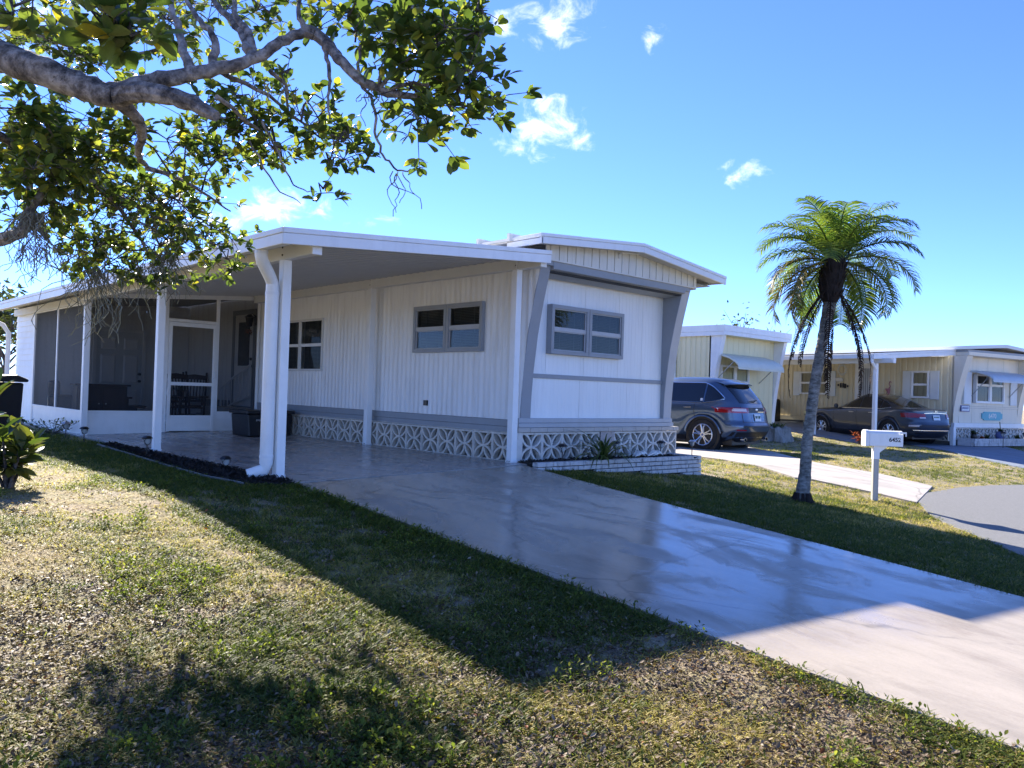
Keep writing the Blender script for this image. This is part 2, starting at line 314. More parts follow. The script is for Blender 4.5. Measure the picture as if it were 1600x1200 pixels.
# ------------------------------------------------------------------ mesh helpers
class MB:
    def __init__(s): s.v = []; s.f = []
    def add(s, vs, fs):
        o = len(s.v); s.v += [tuple(p) for p in vs]; s.f += [tuple(i+o for i in f) for f in fs]; return s
    def box(s, x0, x1, y0, y1, z0, z1, M4=None):
        vs = [(x, y, z) for z in (z0, z1) for y in (y0, y1) for x in (x0, x1)]
        if M4 is not None: vs = [M4 @ Vector(p) for p in vs]
        return s.add(vs, [(0, 2, 3, 1), (4, 5, 7, 6), (0, 1, 5, 4), (2, 6, 7, 3), (0, 4, 6, 2), (1, 3, 7, 5)])
    def prism(s, poly, axis, a, b, M4=None):   # poly in the two other axes
        n = len(poly); vs = []
        for t in (a, b):
            for p, q in poly:
                P = {0: (t, p, q), 1: (p, t, q), 2: (p, q, t)}[axis]; vs.append(M4 @ Vector(P) if M4 is not None else P)
        fs = [tuple(range(n))[::-1], tuple(range(n, 2*n))] + [(i, (i+1) % n, n+(i+1) % n, n+i) for i in range(n)]
        return s.add(vs, fs)
    def tube(s, pts, rad, n=8, cap=True, flat=1.0):
        pts = [Vector(p) for p in pts]; k = len(pts)
        if not hasattr(rad, '__len__'): rad = [rad]*k
        vs = []; ref = None
        for i, p in enumerate(pts):
            d = (pts[min(i+1, k-1)] - pts[max(i-1, 0)]);
            d = d.normalized() if d.length > 1e-9 else Vector((0, 0, 1))
            if ref is None: ref = Vector((0, 0, 1)) if abs(d.z) < .9 else Vector((1, 0, 0))
            a = d.cross(ref)
            if a.length < 1e-6: a = d.orthogonal()
            a.normalize(); b = a.cross(d).normalized(); ref = b
            for j in range(n):
                t = 2*math.pi*(j+.5)/n; vs.append(p + a*(math.cos(t)*rad[i]) + b*(math.sin(t)*rad[i]*flat))
        fs = [(i*n+j, i*n+(j+1) % n, (i+1)*n+(j+1) % n, (i+1)*n+j) for i in range(k-1) for j in range(n)]
        if cap: fs += [tuple(range(n))[::-1], tuple(range((k-1)*n, k*n))]
        return s.add(vs, fs)
    def lathe(s, prof, n=12, c=(0, 0, 0)):
        vs = [(c[0]+r*math.cos(2*math.pi*j/n), c[1]+r*math.sin(2*math.pi*j/n), c[2]+z) for r, z in prof for j in range(n)]; k = len(prof)
        fs = [(i*n+j, i*n+(j+1) % n, (i+1)*n+(j+1) % n, (i+1)*n+j) for i in range(k-1) for j in range(n)]
        fs += [tuple(range(n))[::-1], tuple(range((k-1)*n, k*n))]
        return s.add(vs, fs)
    def grid(s, rows):                       # rows of equal length
        m = len(rows[0]); vs = [p for r in rows for p in r]
        return s.add(vs, [(i*m+j, i*m+j+1, (i+1)*m+j+1, (i+1)*m+j) for i in range(len(rows)-1) for j in range(m-1)])
    def mesh(s, name, mat, smooth=False):
        me = bpy.data.meshes.new(name); me.from_pydata(s.v, [], s.f); me.update()
        for m in (mat if isinstance(mat, (list, tuple)) else [mat]): me.materials.append(m)
        if smooth: me.polygons.foreach_set('use_smooth', [True]*len(me.polygons))
        return me
    def build(s, name, mat, parent=None, smooth=False, bevel=0, fix=True):
        me = s.mesh(name, mat, smooth)
        if fix:
            bm = bmesh.new(); bm.from_mesh(me); bmesh.ops.recalc_face_normals(bm, faces=bm.faces); bm.to_mesh(me); bm.free()
        o = bpy.data.objects.new(name, me); col.objects.link(o)
        if parent is not None: o.parent = parent
        if bevel:
            b = o.modifiers.new('bevel', 'BEVEL'); b.width = bevel; b.segments = 2; b.limit_method = 'ANGLE'; b.angle_limit = R(40)
        if smooth and not bevel and smooth != 'all':
            try: me.set_sharp_from_angle(angle=R(38))
            except Exception: pass
        return o
def empty(name, loc=(0, 0, 0), rz=0):
    o = bpy.data.objects.new(name, None); col.objects.link(o); o.location = loc; o.rotation_euler = (0, 0, rz); o.empty_display_size = .1; return o
def tag(o, label=None, cat=None, group=None, kind=None):
    if label: o['label'] = label
    if cat: o['category'] = cat
    if group: o['group'] = group
    if kind: o['kind'] = kind
    return o
def kids(o): return [c for c in bpy.data.objects if c.parent is o]
def copy_tree(o, parent=None):
    c = o.copy(); col.objects.link(c); c.parent = parent
    for ch in kids(o): copy_tree(ch, c)
    return c
def inst(me, name, mtx, parent=None):
    o = bpy.data.objects.new(name, me); col.objects.link(o); o.parent = parent; o.matrix_local = mtx; return o
def text(name, s, size, mtx, mat, parent, extrude=.002, font_space=1.0):
    cu = bpy.data.curves.new(name, 'FONT'); cu.body = s; cu.size = size; cu.extrude = extrude; cu.offset = size*.02; cu.align_x = 'CENTER'; cu.align_y = 'CENTER'; cu.space_character = font_space
    cu.materials.append(mat); o = bpy.data.objects.new(name, cu); col.objects.link(o); bpy.context.view_layer.update()
    me = bpy.data.meshes.new_from_object(o.evaluated_get(bpy.context.evaluated_depsgraph_get())); bpy.data.objects.remove(o); me.materials.clear(); me.materials.append(mat)
    o = bpy.data.objects.new(name, me); col.objects.link(o); o.parent = parent; o.matrix_local = mtx; return o

# ------------------------------------------------------------------ lie of the land
def lerp(a, b, t): return a + (b-a)*t
def sstep(a, b, x):
    t = min(1, max(0, (x-a)/(b-a))); return t*t*(3-2*t)
TB = R(14); XB = Vector((math.cos(TB), -math.sin(TB), 0)); YB = Vector((math.sin(TB), math.cos(TB), 0)); OB = Vector((19.0, .77, 0))
def gz(x, y):
    c = .019*max(x, -6) if x < 0 else -.06*min(x, 4)
    a = lerp(.0775, .088, min(1, max(0, (x+3.44)/3.11)))
    z = max(-.78, c - a*max(0, -.3-y))
    d = Vector((x, y, 0)) - OB; yb = d.dot(YB)
    z += .085*min(5, max(0, yb-.5))*sstep(-8, -4, d.dot(XB))
    return z
def ground_at(u, v):
    r = px_ray(u, v); t = 1.0
    while t < 120:
        P = CAM + r*t
        if P.z < gz(P.x, P.y): break
        t += .01
    return Vector((P.x, P.y, gz(P.x, P.y)))
# ------------------------------------------------------------------ ground, drives, street (setting)
def axis_pts(a, b, step, far):
    p = list(np.arange(a, b+1e-6, step)); e = 1.6
    lo = []; hi = []; d = step*2
    while p[0]-sum(lo) > -far: lo.append(d); d *= e
    d = step*2
    while p[-1]+sum(hi) < far: hi.append(d); d *= e
    L = [p[0]-sum(lo[:k+1]) for k in range(len(lo))][::-1]; H = [p[-1]+sum(hi[:k+1]) for k in range(len(hi))]
    return L + p + H
gx = axis_pts(-12, 34, .5, 600); gy = axis_pts(-14, 26, .5, 600)
g = MB(); g.grid([[(x, y, gz(x, y)-.015) for x in gx] for y in gy])
tag(g.build('ground', M['soil'], smooth=True), kind='structure')
def slab(name, poly, mat, lift, thick=.05, step=.35):
    """a sheet over the land inside a polygon, with edges"""
    bm = bmesh.new(); f = bm.faces.new([bm.verts.new((x, y, 0)) for x, y in poly])
    xs = [p[0] for p in poly]; ys = [p[1] for p in poly]
    for k in np.arange(math.floor(min(xs)/step)*step, max(xs), step):
        bmesh.ops.bisect_plane(bm, geom=bm.verts[:]+bm.edges[:]+bm.faces[:], plane_co=(k+.003, 0, 0), plane_no=(1, 0, 0))
    for k in np.arange(math.floor(min(ys)/step)*step, max(ys), step):
        bmesh.ops.bisect_plane(bm, geom=bm.verts[:]+bm.edges[:]+bm.faces[:], plane_co=(0, k+.003, 0), plane_no=(0, 1, 0))
    for v in bm.verts: v.co.z = gz(v.co.x, v.co.y) + lift
    bmesh.ops.recalc_face_normals(bm, faces=bm.faces)
    if sum(f.normal.z for f in bm.faces) < 0: bmesh.ops.reverse_faces(bm, faces=bm.faces)
    be = [e for e in bm.edges if len(e.link_faces) == 1]
    ret = bmesh.ops.extrude_edge_only(bm, edges=be)
    for v in [x for x in ret['geom'] if isinstance(x, bmesh.types.BMVert)]: v.co.z -= thick
    me = bpy.data.meshes.new(name); bm.to_mesh(me); bm.free(); me.materials.append(mat)
    o = bpy.data.objects.new(name, me); col.objects.link(o); return tag(o, kind='structure')
JOINT = -.33
slab('carport_slab', [(-3.47, JOINT+.022), (-.0, JOINT+.022), (.3, 0), (.3, 13.2), (-3.3, 13.2), (-3.47, 3)], M['patio'], .010)
slab('driveway', [(-3.44, JOINT-.022), (-3.45, -3), (-3.42, -10.2), (-.45, -10.2), (-.33, -3), (-.22, -.6), (-.2, JOINT-.022)], M['drive'], .008)
def P2(*uv): return [tuple(ground_at(u, v)[:2]) for u, v in uv]
st_near = P2((1432, 781), (1441, 791), (1452, 803), (1480, 818), (1540, 844), (1600, 870))
st_far = P2((1450, 770), (1500, 761.7), (1550, 758.5), (1600, 757.5))
slab('street', st_near + [(1.3, -6.4), (.3, -8.0), (-1, -9.2), (-4, -10.0), (-20, -10.6), (-20, -17), (10, -17), (17, -10), (14, -5)] + st_far[::-1], M['asphalt'], .004, step=.6)
dA_far = P2((1457, 760), (1375, 741), (1267, 722), (1205, 706)); dA_near = P2((1242, 747), (1270, 750), (1360, 769), (1432, 786))
slab('neighbour_driveway', dA_near + dA_far + [(11.3, 3.6), (11.3, 9), (7.4, 9), (7.0, 3.0), (6.2, .6)], M['drive2'], .012)
slab('far_driveway', P2((1355, 693), (1410, 691), (1500, 710), (1600, 732)) + [(17.5, -6), (21, -4.5)] + P2((1600, 706), (1532, 692), (1478, 687)) + [tuple((OB+XB*-.1+YB*9)[:2]), tuple((OB+XB*-3.3+YB*9)[:2]), tuple((OB+XB*-3.3+YB*.3)[:2])], M['drive3'], .012)

# mulch bed along the carport slab, with a thin pale edging
bed = [(-3.49, -.30), (-3.49, 5.3), (-3.60, 5.5), (-3.76, 3.4), (-3.86, 2.0), (-3.92, .7), (-3.86, -.05), (-3.66, -.28)]
slab('mulch_bed', bed, M['mulch'], .018, .05)
e = MB(); e.tube([(x-.03, y, gz(x, y)+.006) for x, y in ((-3.64, 5.5), (-3.79, 3.4), (-3.89, 2.0), (-3.95, .7), (-3.89, -.07))], .018, 6)
tag(e.build('bed_edging', M['edging'], smooth=True), 'thin dark edging along the dark mulch strip beside the carport', 'edging')

# ------------------------------------------------------------------ mobile home
home = tag(empty('mobile_home'), 'white single storey mobile home with grey trim and slanted front fins', 'mobile home')
W = 3.43
FIN = [(.57, -.02), (.9, -.03), (1.235, -.055), (1.75, -.12), (2.17, -.205), (2.6, -.31), (2.74, -.345)]
def fin_y(z):
    for (a, p), (b, q) in zip(FIN, FIN[1:]):
        if z <= b: return lerp(p, q, max(0, (z-a)/(b-a)))
    return FIN[-1][1]
def fin_z(y):
    if y >= FIN[0][1]: return FIN[0][0]
    for (a, p), (b, q) in zip(FIN, FIN[1:]):
        if y >= q: return lerp(a, b, (y-p)/(q-p))
    return FIN[-1][0]
# fluted side sheet
def flute(y): return .011*(1-abs(math.sin(math.pi*y/.118))**1.6)
HOLES = [(.775, 2.39, 1.53, 2.215), (5.20, 6.86, 1.23, 2.175)]
m = MB(); brk = [-.33] + [q for h in HOLES for q in h[:2]] + [13.0]
for a, b in zip(brk, brk[1:]):
    ys = np.linspace(a, b, int((b-a)/.0148)+1); h = [q for q in HOLES if abs(q[0]-a) < 1e-6]
    for k in ((0, 1) if h else (2,)):
        lo = [(-flute(y), y, h[0][3] if k == 1 else max(.565, fin_z(y))) for y in ys]; hi = [(-flute(y), y, h[0][2] if k == 0 else 2.775) for y in ys]
        m.grid([lo, hi])
m.build('side_siding', M['white_side'], home, True, fix=False)
m = MB(); m.box(.075, W, .075, 13.0, .42, 2.76); m.build('wall_core', M['grey_back'], home)
m = MB(); m.box(W-.02, W, .09, 13.0, .56, 2.76); m.build('right_wall', M['white_side'], home)
# trims
def tr(name, mat, *b, par=home, bev=0):
    m = MB()
    for q in b: m.box(*q)
    return m.build(name, mat, par, bevel=bev)
tr('side_base_trim', M['grey'], (-.028, .0, .055, 13, .475, .565), (-.018, .0, .055, 13, .40, .472), bev=.004)
tr('front_base_trim', M['greyl'], (-.03, W+.03, -.03, .07, .535, .598), (-.045, W+.05, -.045, .07, .472, .532), bev=.005)
tr('mid_trim', M['grey'], (.19, W-.2, .028, .075, 1.154, 1.215), bev=.003)
# front boards, each its own piece with fine grooves
def boards(name, mat, xs, z0, z1, y, grooves=True):
    for a, b in zip(xs, xs[1:]):
        m = MB(); a2, b2 = a+.003, b-.003; row = []
        n = max(2, int((b2-a2)/.075)); k = [a2 + (b2-a2)*(i+(random.uniform(-.2, .2) if 0 < i < n else 0))/n for i in range(n+1)]
        for i, x in enumerate(k):
            if 0 < i < n and grooves: row += [(x-.004, y), (x-.0015, y+.0025), (x+.0015, y+.0025), (x+.004, y)]
            else: row.append((x, y))
        row = [(a2, y+.02)] + row + [(b2, y+.02)]
        m.grid([[(x, yy, z0) for x, yy in row], [(x, yy, z1) for x, yy in row]]); m.build(name, mat, home, fix=False)
boards('front_panel', M['white_front'], [.185, .53], 1.215, 2.62, .055); boards('front_panel', M['white_front'], [2.115, 2.70, W-.2], 1.215, 2.62, .055)
boards('front_panel', M['white_front'], [.53, 1.33, 2.115], 1.215, 1.515, .055); boards('front_panel', M['white_front'], [.53, 1.33, 2.115], 2.185, 2.62, .055)
boards('front_panel', M['white_front'], [.185, 1.25, 2.35, W-.2], .598, 1.154, .050)
# fins
for x0, x1, s in ((0.002, .19, 0), (W-.2, W, 1)):
    m = MB(); prof = [(fin_y(z), z) for z in np.linspace(.57, 2.73, 14)]
    poly = prof + [(.08, 2.73), (.08, .57)]
    m.prism(poly, 0, x0, x1); fo = m.build('front_fin', M['greyl'] if s else M['grey'], home)
m = MB(); m.grid([[(W-.203, fin_y(z)+.012, z) for z in np.linspace(.6, 2.7, 12)], [(W-.203, .06, z) for z in np.linspace(.6, 2.7, 12)]]); m.build('fin_inner_face', M['grey'], home, fix=False)
# eyebrow over the front wall
m = MB(); m.prism([(-.375, 2.615), (-.375, 2.725), (.07, 2.725), (.07, 2.585), (-.02, 2.545), (-.29, 2.60)], 0, .19, W-.2); m.build('eyebrow_band', M['grey'], home)
for q in ((.06, .19), (W-.2, W-.06)):
    m = MB(); m.box(*q, -.37, -.02, 2.655, 2.728); m.build('eyebrow_end', M['grey'], home)
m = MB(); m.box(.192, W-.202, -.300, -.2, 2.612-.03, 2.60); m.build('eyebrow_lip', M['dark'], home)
# gable boards
RX0, RX1, RXM = -.33, 3.97, 1.78
def roof_z(x): return lerp(2.985, 3.165, (x-RX0)/(RXM-RX0)) if x < RXM else lerp(3.165, 2.95, (x-RXM)/(RX1-RXM))
x = .035; k = 0
while x < W+.03:
    w = (.075, .098, .07, .088)[k % 4]; x1 = min(x+w, W+.05); gap = .004
    m = MB(); m.prism([(x+gap, 2.728), (x1-gap, 2.728), (x1-gap, roof_z(x1)-.10), (x+gap, roof_z(x)-.10)], 1, -.385-.006*(k % 2), -.36); m.build('gable_board', M['cream'], home)
    x = x1; k += 1
tr('gable_backing', M['cream_gap'], (.04, W+.05, -.362, .05, 2.73, 2.93))
m = MB(); m.box(W+.05, W+.08, -.385, 13, 2.70, 2.90); m.build('right_soffit_board', M['cream'], home)
tr('gable_foot_trim', M['cream'], (.03, W+.06, -.397, -.36, 2.716, 2.734))
# roof
YF = -.65
m = MB()
for a, b in ((RX0, RXM), (RXM, RX1)):
    m.add([(a, YF+.03, roof_z(a)-.012), (b, YF+.03, roof_z(b)-.012), (b, 13.2, roof_z(b)-.012), (a, 13.2, roof_z(a)-.012), (a, YF+.03, roof_z(a)-.06), (b, YF+.03, roof_z(b)-.06), (b, 13.2, roof_z(b)-.06), (a, 13.2, roof_z(a)-.06)],
          [(0, 1, 2, 3), (4, 7, 6, 5), (0, 4, 5, 1), (2, 6, 7, 3), (0, 3, 7, 4), (1, 5, 6, 2)])
roofm = m
# the left edge: pans stepping out beyond the wall above the carport roof
roofm.build('roof', M['white'], home)
for k in range(7):
    y0 = -.12 + k*.62
    m = MB(); m.prism([(RX0-.06, 2.93), (.3, 2.985), (.3, 3.02), (RX0-.06, 2.965)], 1, y0+.05, y0+.55).box(RX0-.07, RX0+.45, y0, y0+.045, 2.93, 3.03); m.build('roof_pan', M['cream'], home)
def fascia(pts, z_off, h, t, name, mat, par, lip=.34):
    """band along a polyline (top points), with an upper lip set proud"""
    m = MB(); n = len(pts)
    for (z0, z1, pr) in ((-h, -h*lip, 0.0), (-h*lip+.002, 0, .008)):
        for a, b in zip(pts, pts[1:]):
            a = Vector(a); b = Vector(b); d = (b-a); d.z = 0; nrm = Vector((d.y, -d.x, 0)).normalized()
            A0 = a + nrm*pr; B0 = b + nrm*pr; A1 = a - nrm*t; B1 = b - nrm*t
            vs = [A0+Vector((0, 0, z0)), B0+Vector((0, 0, z0)), B0+Vector((0, 0, z1)), A0+Vector((0, 0, z1)), A1+Vector((0, 0, z0)), B1+Vector((0, 0, z0)), B1+Vector((0, 0, z1)), A1+Vector((0, 0, z1))]
            m.add(vs, [(0, 1, 2, 3), (5, 4, 7, 6), (3, 2, 6, 7), (1, 0, 4, 5), (0, 3, 7, 4), (2, 1, 5, 6)])
    return m.build(name, mat, par, bevel=.006)
fascia([(RX0, .0, 2.985), (RX0, YF, 2.985)], 0, .135, .03, 'roof_fascia', M['white'], home)
fascia([(RX0+.002, YF, 2.985), (RXM, YF, 3.165)], 0, .135, .03, 'roof_fascia', M['white'], home)
fascia([(RXM+.002, YF, 3.165), (RX1, YF, 2.95)], 0, .135, .03, 'roof_fascia', M['white'], home)
fascia([(RX1, YF+.002, 2.95), (RX1, 13.2, 2.95)], 0, .12, .03, 'roof_fascia', M['white'], home)
m = MB(); m.box(W+.08, RX1-.03, -.355, 13, 2.80, 2.815); m.build('eave_soffit', M['grey'], home)
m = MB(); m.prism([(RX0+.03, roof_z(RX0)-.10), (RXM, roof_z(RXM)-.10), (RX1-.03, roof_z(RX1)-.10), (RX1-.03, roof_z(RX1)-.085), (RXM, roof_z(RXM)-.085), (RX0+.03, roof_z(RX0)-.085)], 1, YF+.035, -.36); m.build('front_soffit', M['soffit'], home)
m = MB(); m.tube([(1.52, -.395, 2.995), (1.50, -.45, 3.01), (1.85, -.5, 3.04)], .016, 6).tube([(1.52, -.39, 2.93), (1.52, -.395, 3.0)], .02, 6); m.build('conduit', M['beam'], home, True)
# vents and box on the side wall
m = MB(); m.box(-.035, .0, 2.02, 2.11, .70, .78); m.build('outlet_cover', M['blackm'], home, bevel=.004)
# windows ------------------------------------------------------------
def window(name, par, O, U, N, w, h, cols, mats, mid=.5, fr=.055, sash=.045, blinds=True, split=True, depth=.05):
    """O lower left corner, U along, N outwards"""
    O = Vector(O); U = Vector(U).normalized(); N = Vector(N).normalized(); Z = Vector((0, 0, 1))
    T = Matrix(((U.x, N.x, 0, O.x), (U.y, N.y, 0, O.y), (0, 0, 1, O.z), (0, 0, 0, 1)))
    mf, ms, mg, mb = mats
    def bx(m, a, b, n0, n1, z0, z1): m.box(a, b, n0, n1, z0, z1, T)
    m = MB(); cw = w/cols
    for c in range(cols):
        a, b = c*cw+.004, (c+1)*cw-.004
        bx(m, a, b, -.072, depth, 0, fr); bx(m, a, b, -.072, depth, h-fr, h); bx(m, a, a+fr, -.072, depth-.001, fr, h-fr); bx(m, b-fr, b, -.072, depth-.001, fr, h-fr)
    wn = m.build(name, mf, par, bevel=.003)
    for c in range(cols):
        a, b = c*cw+fr+.004, (c+1)*cw-fr-.004; zm = h*mid
        m = MB(); bx(m, a, b, -.005, depth*.7, zm-sash*.5, zm+sash*.5); s2 = sash*.42
        for z0, z1, dd in ((fr, zm-sash*.5, .45), (zm+sash*.5, h-fr, .6)):
            bx(m, a, a+s2, -.005, depth*dd, z0, z1); bx(m, b-s2, b, -.005, depth*dd, z0, z1)
            bx(m, a+s2, b-s2, -.005, depth*dd-.001, z0, z0+s2*.7); bx(m, a+s2, b-s2, -.005, depth*dd-.001, z1-s2*.7, z1)
        m.build('sash', ms, wn)
        for z0, z1, dd in ((fr, zm, .012), (zm, h-fr, .018)):
            m = MB(); vs = [T @ Vector((p, dd, q)) for p, q in ((a, z0), (b, z0), (b, z1), (a, z1))]; m.add(vs, [(0, 1, 2, 3)]); m.build('pane', mg, wn, fix=False)
        if blinds:
            m = MB(); z = fr; n = 0
            top = h-fr
            while z < top:
                vs = [T @ Vector(p) for p in ((a+.02, -.055, z), (b-.02, -.055, z), (b-.02, -.036, z+.012), (a+.02, -.036, z+.012))]; m.add(vs, [(0, 1, 2, 3)]); z += .024
            for q in (.28, .72): bx(m, lerp(a, b, q)-.004, lerp(a, b, q)+.004, -.034, -.030, fr, top)
            m.build('blinds', mb, wn, fix=False)
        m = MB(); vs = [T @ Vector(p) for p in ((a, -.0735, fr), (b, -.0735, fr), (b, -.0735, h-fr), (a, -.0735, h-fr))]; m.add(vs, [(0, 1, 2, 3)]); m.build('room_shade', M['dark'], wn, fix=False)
    return wn
wg = (M['grey'], M['greyl'], M['glass'], M['blind'])
# openings so that blinds lie behind the glass: the core sits 75 mm back, boards are cut by a recess box in front of it
w1 = window('window', home, (.525, -.0, 1.503), (1, 0, 0), (0, -1, 0), 1.597, .695, 2, wg)
w2 = window('window', home, (-.016, 2.401, 1.513), (0, -1, 0), (-1, 0, 0), 1.64, .715, 2, wg, blinds=True)
w3 = window('window', home, (-.012, 6.87, 1.218), (0, -1, 0), (-1, 0, 0), 1.68, .97, 2, (M['beam'], M['white'], M['glass'], M['blind']), fr=.03, sash=.035, depth=.035)
# house door behind the screen
m = MB()
for b in ((-.05, .0, 7.87, 7.97, .45, 2.5), (-.05, .0, 8.86, 8.96, .45, 2.5), (-.05, 0, 7.97, 8.86, 2.40, 2.5)): m.box(*b)
dr = m.build('door', M['grey'], home)
tr('door_leaf', M['white'], (-.03, 0, 7.97, 8.86, .47, 2.40), par=dr)
tr('door_pane', M['tint'], (-.045, -.028, 8.16, 8.66, 1.32, 2.24), par=dr)
m = MB(); m.lathe([(.0, 0), (.03, .0), (.03, .03), (0, .03)], 10); k = m.build('door_handle', M['blackm'], dr); k.matrix_local = Matrix.Translation((-.03, 8.05, 1.32)) @ Matrix.Rotation(-math.pi/2, 4, 'Y')
k2 = k.copy(); col.objects.link(k2); k2.matrix_local = Matrix.Translation((-.03, 8.05, 1.46)) @ Matrix.Rotation(-math.pi/2, 4, 'Y')

# skirt of pierced blocks --------------------------------------------
def breeze(s=.4, t=.09, rib=.034, fr=.026):
    m = MB(); h = s/2
    for b in ((-h, h, -t, 0, -h, -h+fr), (-h, h, -t, 0, h-fr, h), (-h, -h+fr*.8, -t, 0, -h+fr, h-fr), (h-fr*.8, h, -t, 0, -h+fr, h-fr)): m.box(*b)
    for k, (cx, cz, a0) in enumerate(((0, h, math.pi), (0, -h, 0), (h, 0, math.pi/2), (-h, 0, -math.pi/2))):
        n = 9; r0, r1 = h-rib*.42, h+rib*.42; ins = .004*(k+1); rows = []
        for i in range(n+1):
            a = a0 + math.pi*i/n
            co = lambda r, y: (max(-h+.004, min(h-.004, cx+r*math.cos(a))), y, max(-h+.004, min(h-.004, cz+r*math.sin(a))))
            rows.append([co(r0, -ins), co(r1, -ins), co(r1, -t+ins), co(r0, -t+ins), co(r0, -ins)])
        m.grid(rows)
    return m
bz = breeze(.402); me_w = bz.mesh('breeze_block', M['blockw']); me_b = bz.mesh('breeze_block', M['block'])
for k in range(4):
    inst(me_w, 'breeze_block', Matrix.Translation((.04+.2+k*.404, -.02, .197)) @ Matrix.Rotation(math.pi, 4, 'Z') @ Matrix.Translation((0, .0, 0)), home)
    inst(me_w, 'breeze_block', Matrix.Translation((1.99+.2+k*.404, -.02, .197)) @ Matrix.Rotation(math.pi, 4, 'Z'), home)
y = .24; k = 0
while y < 6.4:
    o = inst(me_b, 'breeze_block', Matrix.Translation((.012+.003*math.sin(k*2.3), y, .190)) @ Matrix.Rotation(math.pi/2, 4, 'Z') @ Matrix.Scale(-1, 4, (0, 1, 0)), home); y += .405; k += 1
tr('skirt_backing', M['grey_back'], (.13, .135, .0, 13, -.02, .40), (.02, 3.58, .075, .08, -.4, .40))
tr('skirt_ledge', M['block'], (-.01, .10, .06, 6.5, .3915, .402), (-.004, .10, .05, 6.5, -.02, -.010))
tr('corner_pier', M['blockw'], (-.06, .035, -.03, .06, -.03, .402))
tr('skirt_wall', M['white_side'], (.0, .05, 6.45, 13, -.1, .40), (3.56, 3.62, .06, 13, -.3, .47))
x = -.06; k = 0
while x < 3.6:
    w = .33 if k else .23; w = min(w, 3.62-x)
    m = MB(); m.box(x+.003, x+w-.003, -.055, .07, .406, .468); m.build('cap_brick', M['cap'], home, bevel=.004); x += w; k += 1
for r in range(7):
    xs = [1.665, 1.83, 1.99] if r % 2 else [1.665, 1.745, 1.91, 1.99]
    for a, b in zip(xs, xs[1:]):
        m = MB(); m.box(a+.003, b-.003, -.035+.003*((r*7+int(a*10)) % 3), .06, .058*r+.003-.004, .058*r+.052); m.build('pier_brick', M['pier'], home)
tr('pier_mortar', M['cap'], (1.668, 1.987, -.022, .06, -.05, .402))

# ------------------------------------------------------------------ carport
cp = tag(empty('carport'), 'white aluminium carport roof on square posts attached to the white mobile home', 'carport')
CX0, CX1, CY0, CY1 = -3.85, -.09, -.60, 13.3
def cz(x): return lerp(2.485, 2.795, (x-CX0)/(CX1-CX0))
m = MB(); m.add([(CX0+.02, CY0+.02, cz(CX0)-.01), (CX1, CY0+.02, cz(CX1)-.01), (CX1, CY1, cz(CX1)-.01), (CX0+.02, CY1, cz(CX0)-.01), (CX0+.02, CY0+.02, cz(CX0)-.05), (CX1, CY0+.02, cz(CX1)-.05), (CX1, CY1, cz(CX1)-.05), (CX0+.02, CY1, cz(CX0)-.05)],
      [(0, 1, 2, 3), (4, 7, 6, 5), (0, 4, 5, 1), (2, 6, 7, 3), (0, 3, 7, 4), (1, 5, 6, 2)]); m.build('roof_panel', M['white'], cp)
# ribbed ceiling pans run across
m = MB(); rows = []; y = CY0+.05
while y < 11.35:
    for dy, dz in ((0, -.055), (.135, -.055), (.140, -.067), (.158, -.067), (.163, -.055)): rows.append([(CX0+.06, y+dy, cz(CX0)+dz), (CX1, y+dy, cz(CX1)+dz)])
    y += .168
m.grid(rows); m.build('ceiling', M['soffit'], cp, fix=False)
fascia([(CX0+.001, CY0, 2.485), (CX1+.0, CY0, 2.795)], 0, .165, .02, 'fascia', M['white'], cp)
fascia([(CX0, CY1, 2.485), (CX0, CY0-.001, 2.485)], 0, .165, .02, 'fascia', M['white'], cp)
m = MB(); m.box(CX0+.02, CX0+.10, CY0+.03, CY1, 2.325, 2.335); m.build('gutter', M['beam'], cp)
# beams
tr('beam', M['beam'], (-3.47, -3.37, -.49, 7.55, 2.285, 2.425), par=cp, bev=.006)
tr('beam_cap', M['white'], (-3.475, -3.365, -.515, -.492, 2.28, 2.43), par=cp, bev=.004)
tr('beam', M['beam'], (-3.33, -3.23, 7.56, 13.0, 2.285, 2.425), par=cp, bev=.006)
tr('beam', M['beam'], (-.20, -.10, -.50, 7.66, 2.585, 2.735), par=cp, bev=.006)
tr('beam_cap', M['white'], (-.205, -.095, -.525, -.502, 2.58, 2.74), par=cp, bev=.004)
def post(x, y, top, bolts=False):
    z0 = gz(x, y)+.01; m = MB(); m.box(x-.05, x+.05, y-.05, y+.05, z0, top); p = m.build('post', M['white'], cp, bevel=.006)
    m = MB(); m.box(x-.056, x+.056, y-.056, y+.056, z0, z0+.035); m.build('foot_plate', M['white'], p, bevel=.003)
    m = MB()
    for dz in (.05, .13): m.tube([(x-.058, y-.02, top+dz), (x-.046, y-.02, top+dz)], .011, 8)
    m.build('bolt', M['blackm'], p)
    m = MB()
    for dy in (-.02, .02): m.tube([(x-.062, y+dy, z0+.018), (x-.05, y+dy, z0+.018)], .008, 8)
    m.build('foot_screw', M['blackm'], p)
    return p
post(-3.42, .15, 2.285); post(-3.36, 3.92, 2.285); post(-3.30, 7.62, 2.285); post(-.16, -.04, 2.585); post(-.15, 3.45, 2.585)
m = MB()
for xx, yy in ((-.16, -.04), (-.15, 3.45)): m.box(xx-.058, xx+.0, yy-.045, yy+.045, 2.58, 2.74)
m.build('post_bracket', M['beam'], cp, bevel=.004)
